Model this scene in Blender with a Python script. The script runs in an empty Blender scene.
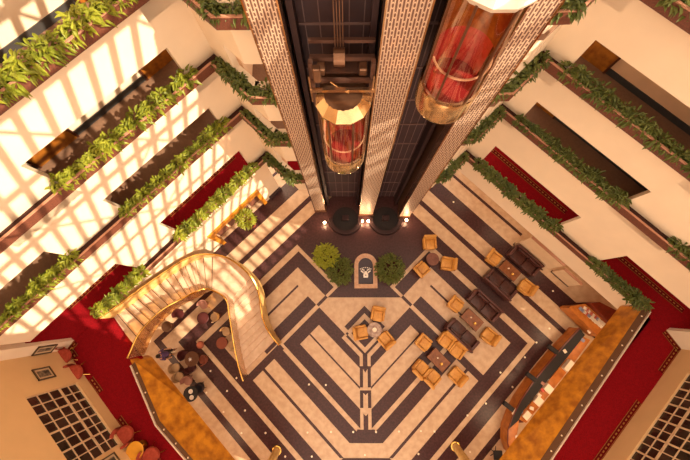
import bpy, bmesh, math, random
from mathutils import Vector, Matrix
random.seed(7)
PI = math.pi
S = bpy.context.scene
COL = S.collection
ZC = 19.8                                   # height of the photographer above the lobby floor
F_PX, PX0, PY0 = 326.0, 345.0, 230.0

# ------------------------------------------------------------------ camera
zw = Vector((2.5, -73.3, -F_PX)).normalized() * -1
xw = (Vector((1, 0, 0)) - Vector((1, 0, 0)).dot(zw) * zw).normalized()
yw = zw.cross(xw)
ROT = Matrix((xw, yw, zw))
def ray(px, py):
    return ROT @ Vector((px - PX0, PY0 - py, -F_PX))
def at(px, py, z=0.0):
    """the point of the horizontal plane at height z seen at that place of the photograph"""
    d = ray(px, py); t = (z - ZC) / d.z
    return Vector((d.x * t, d.y * t, z))
cam_d = bpy.data.cameras.new('camera'); cam = bpy.data.objects.new('camera', cam_d); COL.objects.link(cam)
cam_d.sensor_width = 36; cam_d.lens = F_PX / 690 * 36; cam_d.clip_end = 300; cam_d.clip_start = 0.05
cam.matrix_world = Matrix.Translation((0, 0, ZC)) @ ROT.to_4x4()
S.camera = cam
S.view_settings.view_transform = 'Standard'; S.view_settings.look = 'None'
S.view_settings.exposure = 0.3; S.view_settings.gamma = 1.0; S.view_settings.use_curve_mapping = False

# ------------------------------------------------------------------ materials
def srgb(h):
    h = h.lstrip('#'); c = [int(h[i:i+2], 16) / 255 for i in (0, 2, 4)]
    return tuple(((x / 12.92) if x <= .04045 else ((x + .055) / 1.055) ** 2.4) for x in c) + (1,)
M = {}
def mat(name, col, rough=.6, metal=0.0, var=.12, scale=6.0, bump=0.0, col2=None, spec=.4, alpha=1.0, detail=4.0):
    m = bpy.data.materials.new(name); m.use_nodes = True; nt = m.node_tree; N = nt.nodes; L = nt.links
    b = N['Principled BSDF']
    b.inputs['Roughness'].default_value = rough; b.inputs['Metallic'].default_value = metal
    b.inputs['Specular IOR Level'].default_value = spec
    c = srgb(col); c2 = srgb(col2) if col2 else tuple(max(0, x * (1 - var)) for x in c[:3]) + (1,)
    tc = N.new('ShaderNodeTexCoord'); no = N.new('ShaderNodeTexNoise')
    no.inputs['Scale'].default_value = scale; no.inputs['Detail'].default_value = detail
    L.new(tc.outputs['Object'], no.inputs['Vector'])
    mx = N.new('ShaderNodeMix'); mx.data_type = 'RGBA'
    mx.inputs['A'].default_value = c; mx.inputs['B'].default_value = c2
    rp = N.new('ShaderNodeMapRange'); rp.inputs['From Min'].default_value = .35; rp.inputs['From Max'].default_value = .65
    L.new(no.outputs['Fac'], rp.inputs['Value']); L.new(rp.outputs['Result'], mx.inputs['Factor'])
    L.new(mx.outputs['Result'], b.inputs['Base Color'])
    if bump:
        bp = N.new('ShaderNodeBump'); bp.inputs['Strength'].default_value = bump; bp.inputs['Distance'].default_value = .02
        L.new(no.outputs['Fac'], bp.inputs['Height']); L.new(bp.outputs['Normal'], b.inputs['Normal'])
    if alpha < 1: b.inputs['Alpha'].default_value = alpha
    M[name] = m
    return m
def emis(name, col, strength):
    m = bpy.data.materials.new(name); m.use_nodes = True; b = m.node_tree.nodes['Principled BSDF']
    b.inputs['Base Color'].default_value = srgb(col); b.inputs['Emission Color'].default_value = srgb(col)
    b.inputs['Emission Strength'].default_value = strength; M[name] = m
def glass(name, col, amount=.22, rough=.03):
    """thin architectural glass: mostly clear, with a tint and reflections"""
    m = bpy.data.materials.new(name); m.use_nodes = True; nt = m.node_tree; N = nt.nodes; L = nt.links
    N.remove(N['Principled BSDF']); out = N['Material Output']
    tr = N.new('ShaderNodeBsdfTransparent'); tr.inputs['Color'].default_value = srgb(col)
    gl = N.new('ShaderNodeBsdfGlossy'); gl.inputs['Roughness'].default_value = rough
    gl.inputs['Color'].default_value = (1, .93, .85, 1)
    fr = N.new('ShaderNodeLayerWeight'); fr.inputs['Blend'].default_value = amount
    mx = N.new('ShaderNodeMixShader')
    L.new(fr.outputs['Facing'], mx.inputs['Fac']); L.new(tr.outputs[0], mx.inputs[1]); L.new(gl.outputs[0], mx.inputs[2])
    L.new(mx.outputs[0], out.inputs['Surface']); M[name] = m

mat('cream', '#e6cfb2', .75, var=.05, scale=1.2)
mat('cream_warm_glow', '#dcb480', .75, var=.07, scale=1.0)  # cream of the lower walls with warm lamp glow put into the colour
mat('cream_shop', '#d8b895', .7, var=.1, scale=2)
mat('planter', '#6c3c2a', .55, col2='#572f20', scale=30)
mat('planter_lip', '#b07d63', .5, scale=20)
mat('soil', '#3a1b12', .95, scale=25, bump=.4)
mat('hall_floor', '#83614a', .85, scale=14, var=.15)
mat('skirting', '#3f3c3a', .45, scale=9)
mat('wood_door', '#a5661f', .45, col2='#7d4512', scale=5)
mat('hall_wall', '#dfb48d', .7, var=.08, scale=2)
mat('tile_light', '#caaa89', .34, col2='#ba9777', scale=3.2, detail=8, spec=.45)
mat('tile_dark', '#4a2c2c', .33, col2='#38201d', scale=9, detail=8, spec=.3)
mat('carpet_red', '#880c14', .95, col2='#6c080f', scale=26, bump=.2, spec=.1)
mat('carpet_edge', '#5c0a0c', .95, scale=20, spec=.1)
mat('carpet_gold', '#966632', .9, scale=20, spec=.1)
mat('gold_marble', '#c8831e', .35, col2='#96570f', scale=3.0, detail=8)
mat('stair_gold', '#d8b274', .4, col2='#c0964f', scale=4, detail=6)
mat('stair_stone', '#d3b79c', .5, col2='#c2a387', scale=3)
mat('kerb', '#5b3a22', .5, scale=20)
mat('brass', '#d7a858', .25, 1.0, var=.1)
mat('white_rail', '#efd9c4', .3, .3)
mat('chrome', '#d9b995', .16, 1.0, var=.15, scale=3)
mat('bronze', '#7d5a44', .35, .8, scale=6)
mat('steel_dark', '#3a2727', .5, .5, scale=8)
mat('machine', '#6b4c40', .45, .7, scale=12)
mat('shaft', '#3e2a2c', .6, var=.2, scale=2.5)
mat('shaft_seam', '#6d5450', .5, scale=8)
mat('cab_metal', '#dcb988', .17, .85, var=.15, scale=3)
mat('cab_carpet', '#8f1c26', .8, scale=9)
mat('canopy_metal_lit', '#efe0cc', .38, .5, scale=3)  # higher cab's canopy: metal paled, the bright light on it put into the colour
mat('cab_red', '#c9444a', .6, col2='#b2333a', scale=9)
mat('leather_gold', '#d0974a', .45, col2='#bd8138', scale=7)
mat('leather_seam', '#8a4d14', .6)
mat('leather_dark', '#4c2821', .38, col2='#3b1c16', scale=8)
mat('leather_dark_back', '#55302a', .4, scale=8)
mat('wood_table', '#8a5430', .35, col2='#6d3d20', scale=5)
mat('wood_edge', '#4b2413', .45)
mat('marble_table', '#b59a88', .25, col2='#87695c', scale=7)
mat('wood_desk', '#bd7230', .32, col2='#9c5620', scale=3)
mat('wood_desk_dark', '#6c2410', .4, col2='#561a0b', scale=4)
mat('black', '#1d1413', .65, var=.2)
mat('paper', '#e9d6c0', .8, var=.05)
mat('paper_red', '#c8584a', .8)
mat('paper_blue', '#8d8ea6', .8)
mat('marble_frame', '#c99f80', .4, col2='#b98a6b', scale=6)
mat('plaque', '#3a2b33', .4, scale=9)
mat('plaque_mark', '#f2e6da', .6)
mat('chair_red', '#a8432f', .6, col2='#93331f', scale=9)
mat('table_yellow', '#dd9a2f', .4, scale=4)
mat('cream_seat', '#b8966f', .6, scale=8)
mat('pink_seat', '#a47260', .6, scale=8)
mat('maroon', '#4c1c1a', .5)
mat('terracotta', '#7f3d26', .5, scale=6)
mat('skin', '#c78e6b', .5)
mat('cloth_purple', '#5c4570', .8, scale=20)
mat('cloth_dark', '#251d24', .8)
mat('hair', '#2a1911', .6)
mat('picture_print', '#8c7a63', .6, col2='#3d352b', scale=9, detail=8)
mat('picture_mat', '#c8ad88', .7)
mat('picture_frame', '#5a4a34', .4, .3)
mat('pane_dark', '#2a2019', .12, col2='#40342a', scale=1.5, spec=.6)
mat('window_bar', '#d5b690', .6)
mat('truss', '#d8cfc4', .6)
mat('portal_gold', '#d0892a', .35, col2='#b36d18', scale=5)
mat('portal_stone', '#7a4a38', .4, col2='#65392b', scale=5)
mat('pale_stud', '#f3e3c8', .3, .2)
emis('lamp_glow', '#ffd9a8', 28.0)
glass('cab_glass', '#efd6c6', .16)
glass('amber_glass', '#f3dcae', .3, .25)
glass('clear_glass', '#f6eee6', .12)

def leaf_mat(name, a, b):
    m = bpy.data.materials.new(name); m.use_nodes = True; nt = m.node_tree; N = nt.nodes; L = nt.links
    p = N['Principled BSDF']; out = N['Material Output']
    oi = N.new('ShaderNodeObjectInfo'); tc = N.new('ShaderNodeTexCoord'); no = N.new('ShaderNodeTexNoise')
    no.inputs['Scale'].default_value = 9; L.new(tc.outputs['Object'], no.inputs['Vector'])
    ad = N.new('ShaderNodeMath'); ad.operation = 'ADD'; L.new(no.outputs['Fac'], ad.inputs[0])
    mu = N.new('ShaderNodeMath'); mu.operation = 'MULTIPLY_ADD'; mu.inputs[1].default_value = .4; mu.inputs[2].default_value = -.2
    L.new(oi.outputs['Random'], mu.inputs[0]); L.new(mu.outputs[0], ad.inputs[1])
    mx = N.new('ShaderNodeMix'); mx.data_type = 'RGBA'; mx.inputs['A'].default_value = srgb(a); mx.inputs['B'].default_value = srgb(b)
    L.new(ad.outputs[0], mx.inputs['Factor']); L.new(mx.outputs['Result'], p.inputs['Base Color'])
    p.inputs['Roughness'].default_value = .45; p.inputs['Specular IOR Level'].default_value = .35
    tl = N.new('ShaderNodeBsdfTranslucent'); L.new(mx.outputs['Result'], tl.inputs['Color'])
    ms = N.new('ShaderNodeMixShader'); ms.inputs['Fac'].default_value = .3
    L.new(p.outputs[0], ms.inputs[1]); L.new(tl.outputs[0], ms.inputs[2]); L.new(ms.outputs[0], out.inputs['Surface'])
    M[name] = m
leaf_mat('leaf', '#586618', '#a9a834')
leaf_mat('leaf_dark', '#475322', '#777c3a')
leaf_mat('leaf_lime', '#7f8a20', '#b9b53c')

def screen_mat():
    """pierced copper screen: upright bars broken by rows of oval links"""
    m = bpy.data.materials.new('pierced_screen'); m.use_nodes = True; nt = m.node_tree; N = nt.nodes; L = nt.links
    b = N['Principled BSDF']; tc = N.new('ShaderNodeTexCoord'); sx = N.new('ShaderNodeSeparateXYZ')
    L.new(tc.outputs['Object'], sx.inputs[0])
    def mth(op, a, bb=None, c=None):
        n = N.new('ShaderNodeMath'); n.operation = op
        for i, v in enumerate((a, bb, c)):
            if v is None: continue
            if isinstance(v, (int, float)): n.inputs[i].default_value = v
            else: L.new(v, n.inputs[i])
        return n.outputs[0]
    xy = mth('ADD', sx.outputs['X'], sx.outputs['Y'])
    V = mth('DIVIDE', sx.outputs['Z'], .21); row = mth('FLOOR', V); fv = mth('SUBTRACT', mth('FRACT', V), .5)
    U = mth('ADD', mth('DIVIDE', xy, .135), mth('MULTIPLY', row, .5)); fu = mth('SUBTRACT', mth('FRACT', U), .5)
    d = mth('SQRT', mth('ADD', mth('POWER', mth('DIVIDE', fu, .27), 2), mth('POWER', mth('DIVIDE', fv, .36), 2)))
    ring = mth('LESS_THAN', mth('ABSOLUTE', mth('SUBTRACT', d, .82)), .2)
    inside = mth('LESS_THAN', d, 1.1)
    bar = mth('LESS_THAN', mth('ABSOLUTE', mth('SUBTRACT', mth('FRACT', mth('DIVIDE', xy, .0675)), .5)), .2)
    bar = mth('MULTIPLY', bar, mth('SUBTRACT', 1, inside))
    k = mth('MAXIMUM', ring, bar)
    mx = N.new('ShaderNodeMix'); mx.data_type = 'RGBA'; mx.inputs['A'].default_value = srgb('#765344'); mx.inputs['B'].default_value = srgb('#dcc0a4')
    L.new(k, mx.inputs['Factor']); L.new(mx.outputs['Result'], b.inputs['Base Color'])
    b.inputs['Metallic'].default_value = .35; b.inputs['Roughness'].default_value = .45
    bp = N.new('ShaderNodeBump'); bp.inputs['Strength'].default_value = .6; bp.inputs['Distance'].default_value = .02
    L.new(k, bp.inputs['Height']); L.new(bp.outputs['Normal'], b.inputs['Normal'])
    M['pierced_screen'] = m
screen_mat()

# ------------------------------------------------------------------ mesh helpers
class MB:
    def __init__(self): self.bm = bmesh.new(); self.mi = 0
    def face(self, pts):
        f = self.bm.faces.new([self.bm.verts.new(p) for p in pts]); f.material_index = self.mi; return f
    def prism(self, pts, z0, z1):
        n = len(pts); a = sum(pts[i][0]*pts[(i+1) % n][1] - pts[(i+1) % n][0]*pts[i][1] for i in range(n))
        if a < 0: pts = pts[::-1]
        lo = [self.bm.verts.new((p[0], p[1], z0)) for p in pts]; hi = [self.bm.verts.new((p[0], p[1], z1)) for p in pts]
        fs = [self.bm.faces.new(lo[::-1]), self.bm.faces.new(hi)]
        for i in range(n):
            j = (i+1) % n; fs.append(self.bm.faces.new((lo[i], lo[j], hi[j], hi[i])))
        for f in fs: f.material_index = self.mi
    def hexa(self, lo, hi):
        lo = [self.bm.verts.new(p) for p in lo]; hi = [self.bm.verts.new(p) for p in hi]; n = len(lo)
        fs = [self.bm.faces.new(lo[::-1]), self.bm.faces.new(hi)]
        for i in range(n):
            j = (i+1) % n; fs.append(self.bm.faces.new((lo[i], lo[j], hi[j], hi[i])))
        for f in fs: f.material_index = self.mi
    def box(self, x0, x1, y0, y1, z0, z1, T=None):
        P = [(x0, y0), (x1, y0), (x1, y1), (x0, y1)]
        lo = [Vector((x, y, z0)) for x, y in P]; hi = [Vector((x, y, z1)) for x, y in P]
        if T: lo = [T @ v for v in lo]; hi = [T @ v for v in hi]
        self.hexa(lo, hi)
    def rbox(self, x0, x1, y0, y1, z0, z1, r=.04, seg=2, T=None):
        b = bmesh.new(); vs = bmesh.ops.create_cube(b, size=1)['verts']
        for v in vs: v.co = Vector((x0 + (v.co.x+.5)*(x1-x0), y0 + (v.co.y+.5)*(y1-y0), z0 + (v.co.z+.5)*(z1-z0)))
        bmesh.ops.bevel(b, geom=b.edges[:], offset=r, segments=seg, affect='EDGES', profile=.5)
        self.merge(b, T)
    def merge(self, b, T=None):
        mp = {}
        for v in b.verts: mp[v] = self.bm.verts.new(T @ v.co if T else v.co)
        for f in b.faces:
            try: g = self.bm.faces.new([mp[v] for v in f.verts]); g.material_index = self.mi
            except ValueError: pass
        b.free()
    def lathe(self, prof, c=(0, 0), n=24, a0=0.0, a1=2*PI, T=None):
        full = abs(a1 - a0 - 2*PI) < 1e-6; m = n if full else n + 1; rows = []
        for r, z in prof:
            row = []
            for i in range(m):
                a = a0 + (a1 - a0) * i / n; p = Vector((c[0] + r*math.cos(a), c[1] + r*math.sin(a), z))
                row.append(self.bm.verts.new(T @ p if T else p))
            rows.append(row)
        for j in range(len(rows)-1):
            for i in range(n):
                k = (i+1) % m
                f = self.bm.faces.new((rows[j][i], rows[j][k], rows[j+1][k], rows[j+1][i])); f.material_index = self.mi
    def cyl(self, x, y, z0, z1, r, r2=None, n=16, T=None):
        r2 = r if r2 is None else r2
        self.lathe([(1e-4, z0), (r, z0), (r2, z1), (1e-4, z1)], (x, y), n, T=T)
    def tube(self, pts, r, n=8, closed=False):
        pts = [Vector(p) for p in pts]; rings = []; m = len(pts)
        for i, p in enumerate(pts):
            if closed: d = pts[(i+1) % m] - pts[i-1]
            else: d = pts[min(i+1, m-1)] - pts[max(i-1, 0)]
            d.normalize(); u = d.cross(Vector((0, 0, 1)))
            if u.length < 1e-3: u = Vector((1, 0, 0))
            u.normalize(); w = d.cross(u); rr = r[i] if isinstance(r, (list, tuple)) else r
            rings.append([self.bm.verts.new(p + (u*math.cos(a) + w*math.sin(a))*rr) for a in [2*PI*k/n for k in range(n)]])
        for i in range(m if closed else m-1):
            A, B = rings[i], rings[(i+1) % m]
            for k in range(n):
                f = self.bm.faces.new((A[k], A[(k+1) % n], B[(k+1) % n], B[k])); f.material_index = self.mi
        if not closed:
            self.bm.faces.new(rings[0][::-1]).material_index = self.mi; self.bm.faces.new(rings[-1]).material_index = self.mi
    def build(self, name, mats, parent=None, smooth=False, loc=None):
        bmesh.ops.recalc_face_normals(self.bm, faces=self.bm.faces[:])
        me = bpy.data.meshes.new(name); self.bm.to_mesh(me); self.bm.free()
        for m in (mats if isinstance(mats, (list, tuple)) else [mats]): me.materials.append(M[m])
        if smooth:
            for p in me.polygons: p.use_smooth = True
            try: me.set_sharp_from_angle(angle=math.radians(40))
            except Exception: pass
        o = bpy.data.objects.new(name, me); COL.objects.link(o)
        if parent: o.parent = parent
        if loc: o.location = loc
        return o
def tag(o, label=None, cat=None, group=None, kind=None):
    if label: o['label'] = label
    if cat: o['category'] = cat
    if group: o['group'] = group
    if kind: o['kind'] = kind
    return o
def empty(name, loc=(0, 0, 0), rz=0.0, label=None, cat=None, group=None):
    o = bpy.data.objects.new(name, None); COL.objects.link(o); o.location = loc; o.rotation_euler = (0, 0, rz)
    o.empty_display_size = .2
    return tag(o, label, cat, group)
def struct(o): o['kind'] = 'structure'; return o
def dup(root, loc, rz=0.0, label=None, group=None, scale=None):
    r = root.copy(); COL.objects.link(r); r.location = loc; r.rotation_euler = (0, 0, rz)
    if scale: r.scale = scale
    if label: r['label'] = label
    if group: r['group'] = group
    for ch in root.children:
        c = ch.copy(); COL.objects.link(c); c.parent = r
        for g in ch.children:
            d = g.copy(); COL.objects.link(d); d.parent = c
    return r

# ------------------------------------------------------------------ wall frames
class Frame:
    """a vertical plane: s runs along it, n points out of the atrium"""
    def __init__(self, deg, D=None, p0=None):
        a = math.radians(deg); self.s = Vector((math.cos(a), math.sin(a), 0)); self.n = Vector((-math.sin(a), math.cos(a), 0))
        self.D = D; self.ang = a
        self.o = self.n * D if p0 is None else Vector((p0[0], p0[1], 0))
        self.T = Matrix(((self.s.x, self.n.x, 0, self.o.x), (self.s.y, self.n.y, 0, self.o.y), (0, 0, 1, 0), (0, 0, 0, 1)))
    def P(self, s, n, z): return self.o + self.s*s + self.n*n + Vector((0, 0, z))
    def hit(self, px, py, off=0.0):
        d = ray(px, py); c = Vector((0, 0, ZC)); t = ((self.o - c).dot(self.n) + off) / d.dot(self.n); p = c + d*t
        return (p - self.o).dot(self.s), p.z
FL, FR = Frame(46.68, 7.70), Frame(-45.35, 9.12)
WP = .35                     # planter depth: wall face lies behind the planter front
TH = .25                     # wall thickness
FM = 4.10                    # mezzanine floor
ZB = [13.88, 11.15, 8.49, 4.62]          # underside of each planter, top to bottom
LINT = [16.9, 12.43, 9.70, 6.46]
HALL = [z - .6 for z in ZB[:3]] + [FM]
OPEN = {'L': [(-10.4, -5.40), (-3.10, 1.54)], 'R': [(-.22, 4.42), (6.69, 11.6)]}

def wall_shell(fr, side, s0, s1, ztop, zbot, extra=None):
    m = MB(); rows = []
    sill = [z + .10 for z in ZB]
    y0, y1 = WP, WP + TH
    prev = ztop
    for k in range(4):
        top = min(LINT[k], ztop)
        if prev > top: m.box(s0, s1, y0, y1, top, prev, fr.T)
        c = s0
        for a, b in OPEN[side]:
            a2, b2 = max(a, s0), min(b, s1)
            if a2 > c + .01: m.box(c, a2, y0, y1, HALL[k] - .05, top, fr.T)
            c = b2
        if c < s1 - .01: m.box(c, s1, y0, y1, HALL[k] - .05, top, fr.T)
        m.box((max(s0, -8.05) if side == 'L' else s0) if k == 3 else s0, (min(s1, 9.42) if side == 'R' else s1) if k == 3 else s1, y0, y0 + .05, HALL[k] - .05, sill[k], fr.T)
        prev = HALL[k] - .05
    m.box(s0, s1, y0, y1, zbot, prev, fr.T)
    if extra: extra(m)
    return m

# left wall reaches the lobby floor with a portal in it
PORT = (-2.70, 1.07, 2.35)
def left_base(m):
    m.box(-9.6, PORT[0], WP, WP+TH, 0, 3.37, FL.T); m.box(PORT[1], 2.27, WP, WP+TH, 0, 3.37, FL.T)
    m.box(PORT[0], PORT[1], WP, WP+TH, PORT[2], 3.37, FL.T)
struct(wall_shell(FL, 'L', -10.4 + .8, 2.87, 21.5, 3.37, left_base).build('wall_left', 'cream'))
struct(wall_shell(FR, 'R', -1.37, 11.3, 16.3, 2.80).build('wall_right', 'cream'))

# corridors behind the openings
def corridors(fr, side, s0, s1, W):
    for k in range(4):
        w = W if k < 3 else W + .65
        o = MB(); o.box(s0, s1, WP + .001, WP + w + .15, HALL[k] - .22, HALL[k], fr.T)
        f = struct(o.build('floor', 'hall_floor' if k < 3 else 'carpet_red'))
        o = MB(); zt = (HALL[k-1] - .2) if k else (LINT[0] + 3 if side == 'L' else 16.3)
        o.box(s0, s1, WP + w, WP + w + .15, HALL[k], zt, fr.T)
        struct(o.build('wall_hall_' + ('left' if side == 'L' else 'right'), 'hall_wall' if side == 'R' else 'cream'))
        o = MB(); o.box(s0, s1, WP + w - .03, WP + w, HALL[k], HALL[k] + .2, fr.T)
        struct(o.build('baseboard_' + ('left' if side == 'L' else 'right'), 'skirting' if k < 3 else 'carpet_edge'))
def cap(fr, s):
    m = MB(); m.box(s - .1, s + .1, WP + TH, WP + 2.6, FM - .2, 16.3, fr.T); return m
struct(cap(FL, -11.6).build('wall_hall_end_left', 'cream')); struct(cap(FR, 12.4).build('wall_hall_end_right', 'cream'))
corridors(FL, 'L', -11.6, 2.2, 1.62)
corridors(FR, 'R', -.6, 12.4, 1.62)
# guest room doors on the corridor walls
ndoor = 0
def room_door(fr, s0, s1, k, W=1.62):
    global ndoor
    ndoor += 1
    m = MB(); z0 = HALL[k]; m.box(s0, s1, WP + W - .06, WP + W + .02, z0, z0 + 1.95, fr.T)
    d = struct(m.build('door_%d' % ndoor, 'wood_door'))
    m = MB()
    for a, b in ((s0 - .07, s0), (s1, s1 + .07)): m.box(a, b, WP + W - .09, WP + W + .02, z0, z0 + 2.0, fr.T)
    m.build('door_frame', 'wood_edge', d)
    m = MB(); m.cyl(0, 0, 0, .09, .03, n=10, T=fr.T @ Matrix.Translation((s1 - .12, WP + W - .06, z0 + 1.0)) @ Matrix.Rotation(PI/2, 4, 'X'))
    m.build('door_knob', 'brass', d)
for k in range(3):
    room_door(FL, -3.45, -2.1, k); room_door(FL, .75, 1.8, k); room_door(FR, -.5, .62, k)

# ------------------------------------------------------------------ planters
ORD = ['topmost', 'second from the top', 'third from the top', 'lowest, mezzanine level']
def trough(name_label, path, zb, depth, h=.34, side_sign=1):
    """planter along a polyline of its front edge; depth goes to the left of the path direction * side_sign"""
    t = empty('planter', (0, 0, 0), 0, name_label, 'planter')
    n = len(path); pts = [Vector((p[0], p[1], 0)) for p in path]
    def offs(d):
        out = []
        for i in range(n):
            ns = []
            if i > 0: e = (pts[i]-pts[i-1]).normalized(); ns.append(Vector((-e.y, e.x, 0))*side_sign)
            if i < n-1: e = (pts[i+1]-pts[i]).normalized(); ns.append(Vector((-e.y, e.x, 0))*side_sign)
            b = sum(ns, Vector()); b /= max(.3, b.length_squared/len(ns)); b = b if len(ns) == 1 else b
            out.append(pts[i] + b*d)
        return out
    A, B, Cc = offs(0), offs(.06), offs(depth - .005)
    body, lip, soil = MB(), MB(), MB()
    for i in range(n-1):
        body.hexa([A[i]+Vector((0, 0, zb)), A[i+1]+Vector((0, 0, zb)), Cc[i+1]+Vector((0, 0, zb)), Cc[i]+Vector((0, 0, zb))],
                  [A[i]+Vector((0, 0, zb+.12)), A[i+1]+Vector((0, 0, zb+.12)), Cc[i+1]+Vector((0, 0, zb+.12)), Cc[i]+Vector((0, 0, zb+.12))])
        body.hexa([A[i]+Vector((0, 0, zb+.12)), A[i+1]+Vector((0, 0, zb+.12)), B[i+1]+Vector((0, 0, zb+.12)), B[i]+Vector((0, 0, zb+.12))],
                  [A[i]+Vector((0, 0, zb+h-.03)), A[i+1]+Vector((0, 0, zb+h-.03)), B[i+1]+Vector((0, 0, zb+h-.03)), B[i]+Vector((0, 0, zb+h-.03))])
        lip.hexa([A[i]+Vector((0, 0, zb+h-.03)), A[i+1]+Vector((0, 0, zb+h-.03)), B[i+1]+Vector((0, 0, zb+h-.03)), B[i]+Vector((0, 0, zb+h-.03))],
                 [A[i]+Vector((0, 0, zb+h)), A[i+1]+Vector((0, 0, zb+h)), B[i+1]+Vector((0, 0, zb+h)), B[i]+Vector((0, 0, zb+h))])
        soil.hexa([B[i]+Vector((0, 0, zb+.12)), B[i+1]+Vector((0, 0, zb+.12)), Cc[i+1]+Vector((0, 0, zb+.12)), Cc[i]+Vector((0, 0, zb+.12))],
                  [B[i]+Vector((0, 0, zb+.17)), B[i+1]+Vector((0, 0, zb+.17)), Cc[i+1]+Vector((0, 0, zb+.17)), Cc[i]+Vector((0, 0, zb+.17))])
    body.build('trough', 'planter', t); lip.build('lip', 'planter_lip', t); soil.build('soil', 'soil', t)
    return t
CL, CL2, TA = Vector((-4.05, 6.93, 0)), Vector((-2.82, 5.77, 0)), Vector((-2.07, 5.77, 0))
CR, CR2, TF = Vector((5.95, 7.08, 0)), Vector((4.80, 5.86, 0)), Vector((4.17, 5.84, 0))
cl = FL.P(2.27, 0, 0); cr = FR.P(-.79, 0, 0)
for k in range(4):
    a = FL.P(-9.55 if k < 3 else -8.05, 0, 0)
    trough('long brown planter trough, %s of the four on the sunlit left wall' % ORD[k], [a, cl, CL2, TA], ZB[k], WP, side_sign=1)
    b = FR.P(11.2 if k < 3 else 9.40, 0, 0)
    trough('long brown planter trough, %s of the four on the shaded right wall' % ORD[k], [TF, CR2, cr, b], ZB[k], WP, side_sign=1)

# short walls that turn from the two big walls to the elevator towers
def bay(pts, name, zbot, sgn):
    """pts: front line of the planters; wall face lies WP behind"""
    P = [Vector((p.x, p.y, 0)) for p in pts]; m = MB()
    for i in range(len(P)-1):
        e = (P[i+1]-P[i]).normalized(); nn = Vector((-e.y, e.x, 0))
        a = math.atan2(e.y, e.x); ln = (P[i+1]-P[i]).length
        T = Matrix.Translation(P[i]) @ Matrix.Rotation(a, 4, 'Z')
        ex0 = -.12 if i == 0 else 0; ex1 = .0
        diag = abs(e.y) > .3
        s0, s1 = ((-.6, ln - .14) if sgn > 0 else (.14, ln + .6)) if diag else ((.14, ln) if sgn > 0 else (0, ln - .14))
        prev = 21.5
        for k in range(4):
            sill = ZB[k] + .35
            m.box(s0, s1, WP, WP + .2, LINT[k], prev, T)
            if diag:
                if sgn > 0: m.box(s0, ln - 1.02, WP, WP + .2, sill, LINT[k], T)
                else: m.box(1.02, s1, WP, WP + .2, sill, LINT[k], T)
            prev = sill
        m.box(s0, s1, WP, WP + .2, zbot, prev, T)
    return struct(m.build(name, 'cream'))
bay([cl, CL2, TA], 'wall_corner_left', 2.80, 1)
bay([TF, CR2, cr], 'wall_corner_right', 2.80, -1)
for nm, pts in (('left', [(-4.1, 7.4), (-2.6, 6.15), (-2.05, 6.15), (-2.05, 9.5), (-4.6, 9.5)]), ('right', [(6.1, 7.5), (4.75, 6.2), (4.15, 6.2), (4.15, 9.5), (6.6, 9.5)])):
    for k in range(4):
        m = MB(); m.prism(pts, HALL[k]-.2, HALL[k]); struct(m.build('floor', 'hall_floor' if k < 3 else 'carpet_red'))
    m = MB()
    if nm == 'left': m.prism([(-4.6, 9.3), (-2.05, 9.3), (-2.05, 9.5), (-4.6, 9.5)], 0, 21.5); m.prism([(-3.2, 6.9), (-3.1, 6.9), (-3.1, 9.3), (-3.2, 9.3)], 4, 21.5)
    else: m.prism([(6.6, 9.3), (4.15, 9.3), (4.15, 9.5), (6.6, 9.5)], 0, 21.5)
    struct(m.build('wall_lobby_%s' % nm, 'hall_wall'))

# ------------------------------------------------------------------ plants
def leaf(bm, base, d, up, ln, w, droop):
    d = d.normalized(); side = d.cross(up).normalized(); upv = side.cross(d)
    p0 = base; p1 = base + d*ln*.4 - Vector((0, 0, droop*ln*.12)); p2 = base + d*ln*.75 - Vector((0, 0, droop*ln*.38)); p3 = base + d*ln - Vector((0, 0, droop*ln*.7))
    fold = upv * w * .25
    v = [bm.verts.new(p) for p in (p0, p1 + side*w*.5 + fold, p1, p1 - side*w*.5 + fold, p2 + side*w*.38 + fold, p2, p2 - side*w*.38 + fold, p3)]
    for f in ((0, 2, 1), (0, 3, 2), (1, 2, 5, 4), (2, 3, 6, 5), (4, 5, 7), (5, 6, 7)): bm.faces.new([v[i] for i in f])
def plant_mesh(name, n, rad, height, ln, w, matname, seed, spread_y=1.0, lean=0.0):
    r = random.Random(seed); bm = bmesh.new()
    for i in range(n):
        a = r.uniform(0, 2*PI); rr = rad*math.sqrt(r.random()); h = height*r.uniform(.15, 1.0)*(1 - .45*rr/rad)
        base = Vector((rr*math.cos(a), rr*math.sin(a)*spread_y - lean*r.random(), h))
        a2 = a + r.uniform(-.9, .9)
        d = Vector((math.cos(a2), math.sin(a2), r.uniform(-.25, .9)))
        leaf(bm, base, d, Vector((0, 0, 1)), ln*r.uniform(.65, 1.25), w*r.uniform(.8, 1.2), r.uniform(.2, 1.1))
    for i in range(4):
        a = r.uniform(0, 2*PI); t = Vector((rad*.5*math.cos(a), rad*.5*math.sin(a)*spread_y, height*.6)); s = Vector((.008, 0, 0)); q = Vector((0, .008, 0)); b0 = Vector((0, 0, 0))
        vs = [bm.verts.new(p) for p in (b0-s, b0+s, b0+q, t)]
        bm.faces.new((vs[0], vs[1], vs[3])); bm.faces.new((vs[1], vs[2], vs[3])); bm.faces.new((vs[2], vs[0], vs[3]))
    me = bpy.data.meshes.new(name); bm.to_mesh(me); bm.free(); me.materials.append(M[matname])
    return me
PM = [plant_mesh('planter_plant', 70, .18, .34, .20, .07, 'leaf', 11 + i, .8, .02) for i in range(4)]
PMD = [plant_mesh('planter_plant', 80, .18, .30, .20, .065, 'leaf_dark', 31 + i, .8, .05) for i in range(4)]
PMB = [plant_mesh('planter_plant', 70, .22, .38, .24, .075, 'leaf', 61 + i, .8, .0) for i in range(3)]
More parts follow.
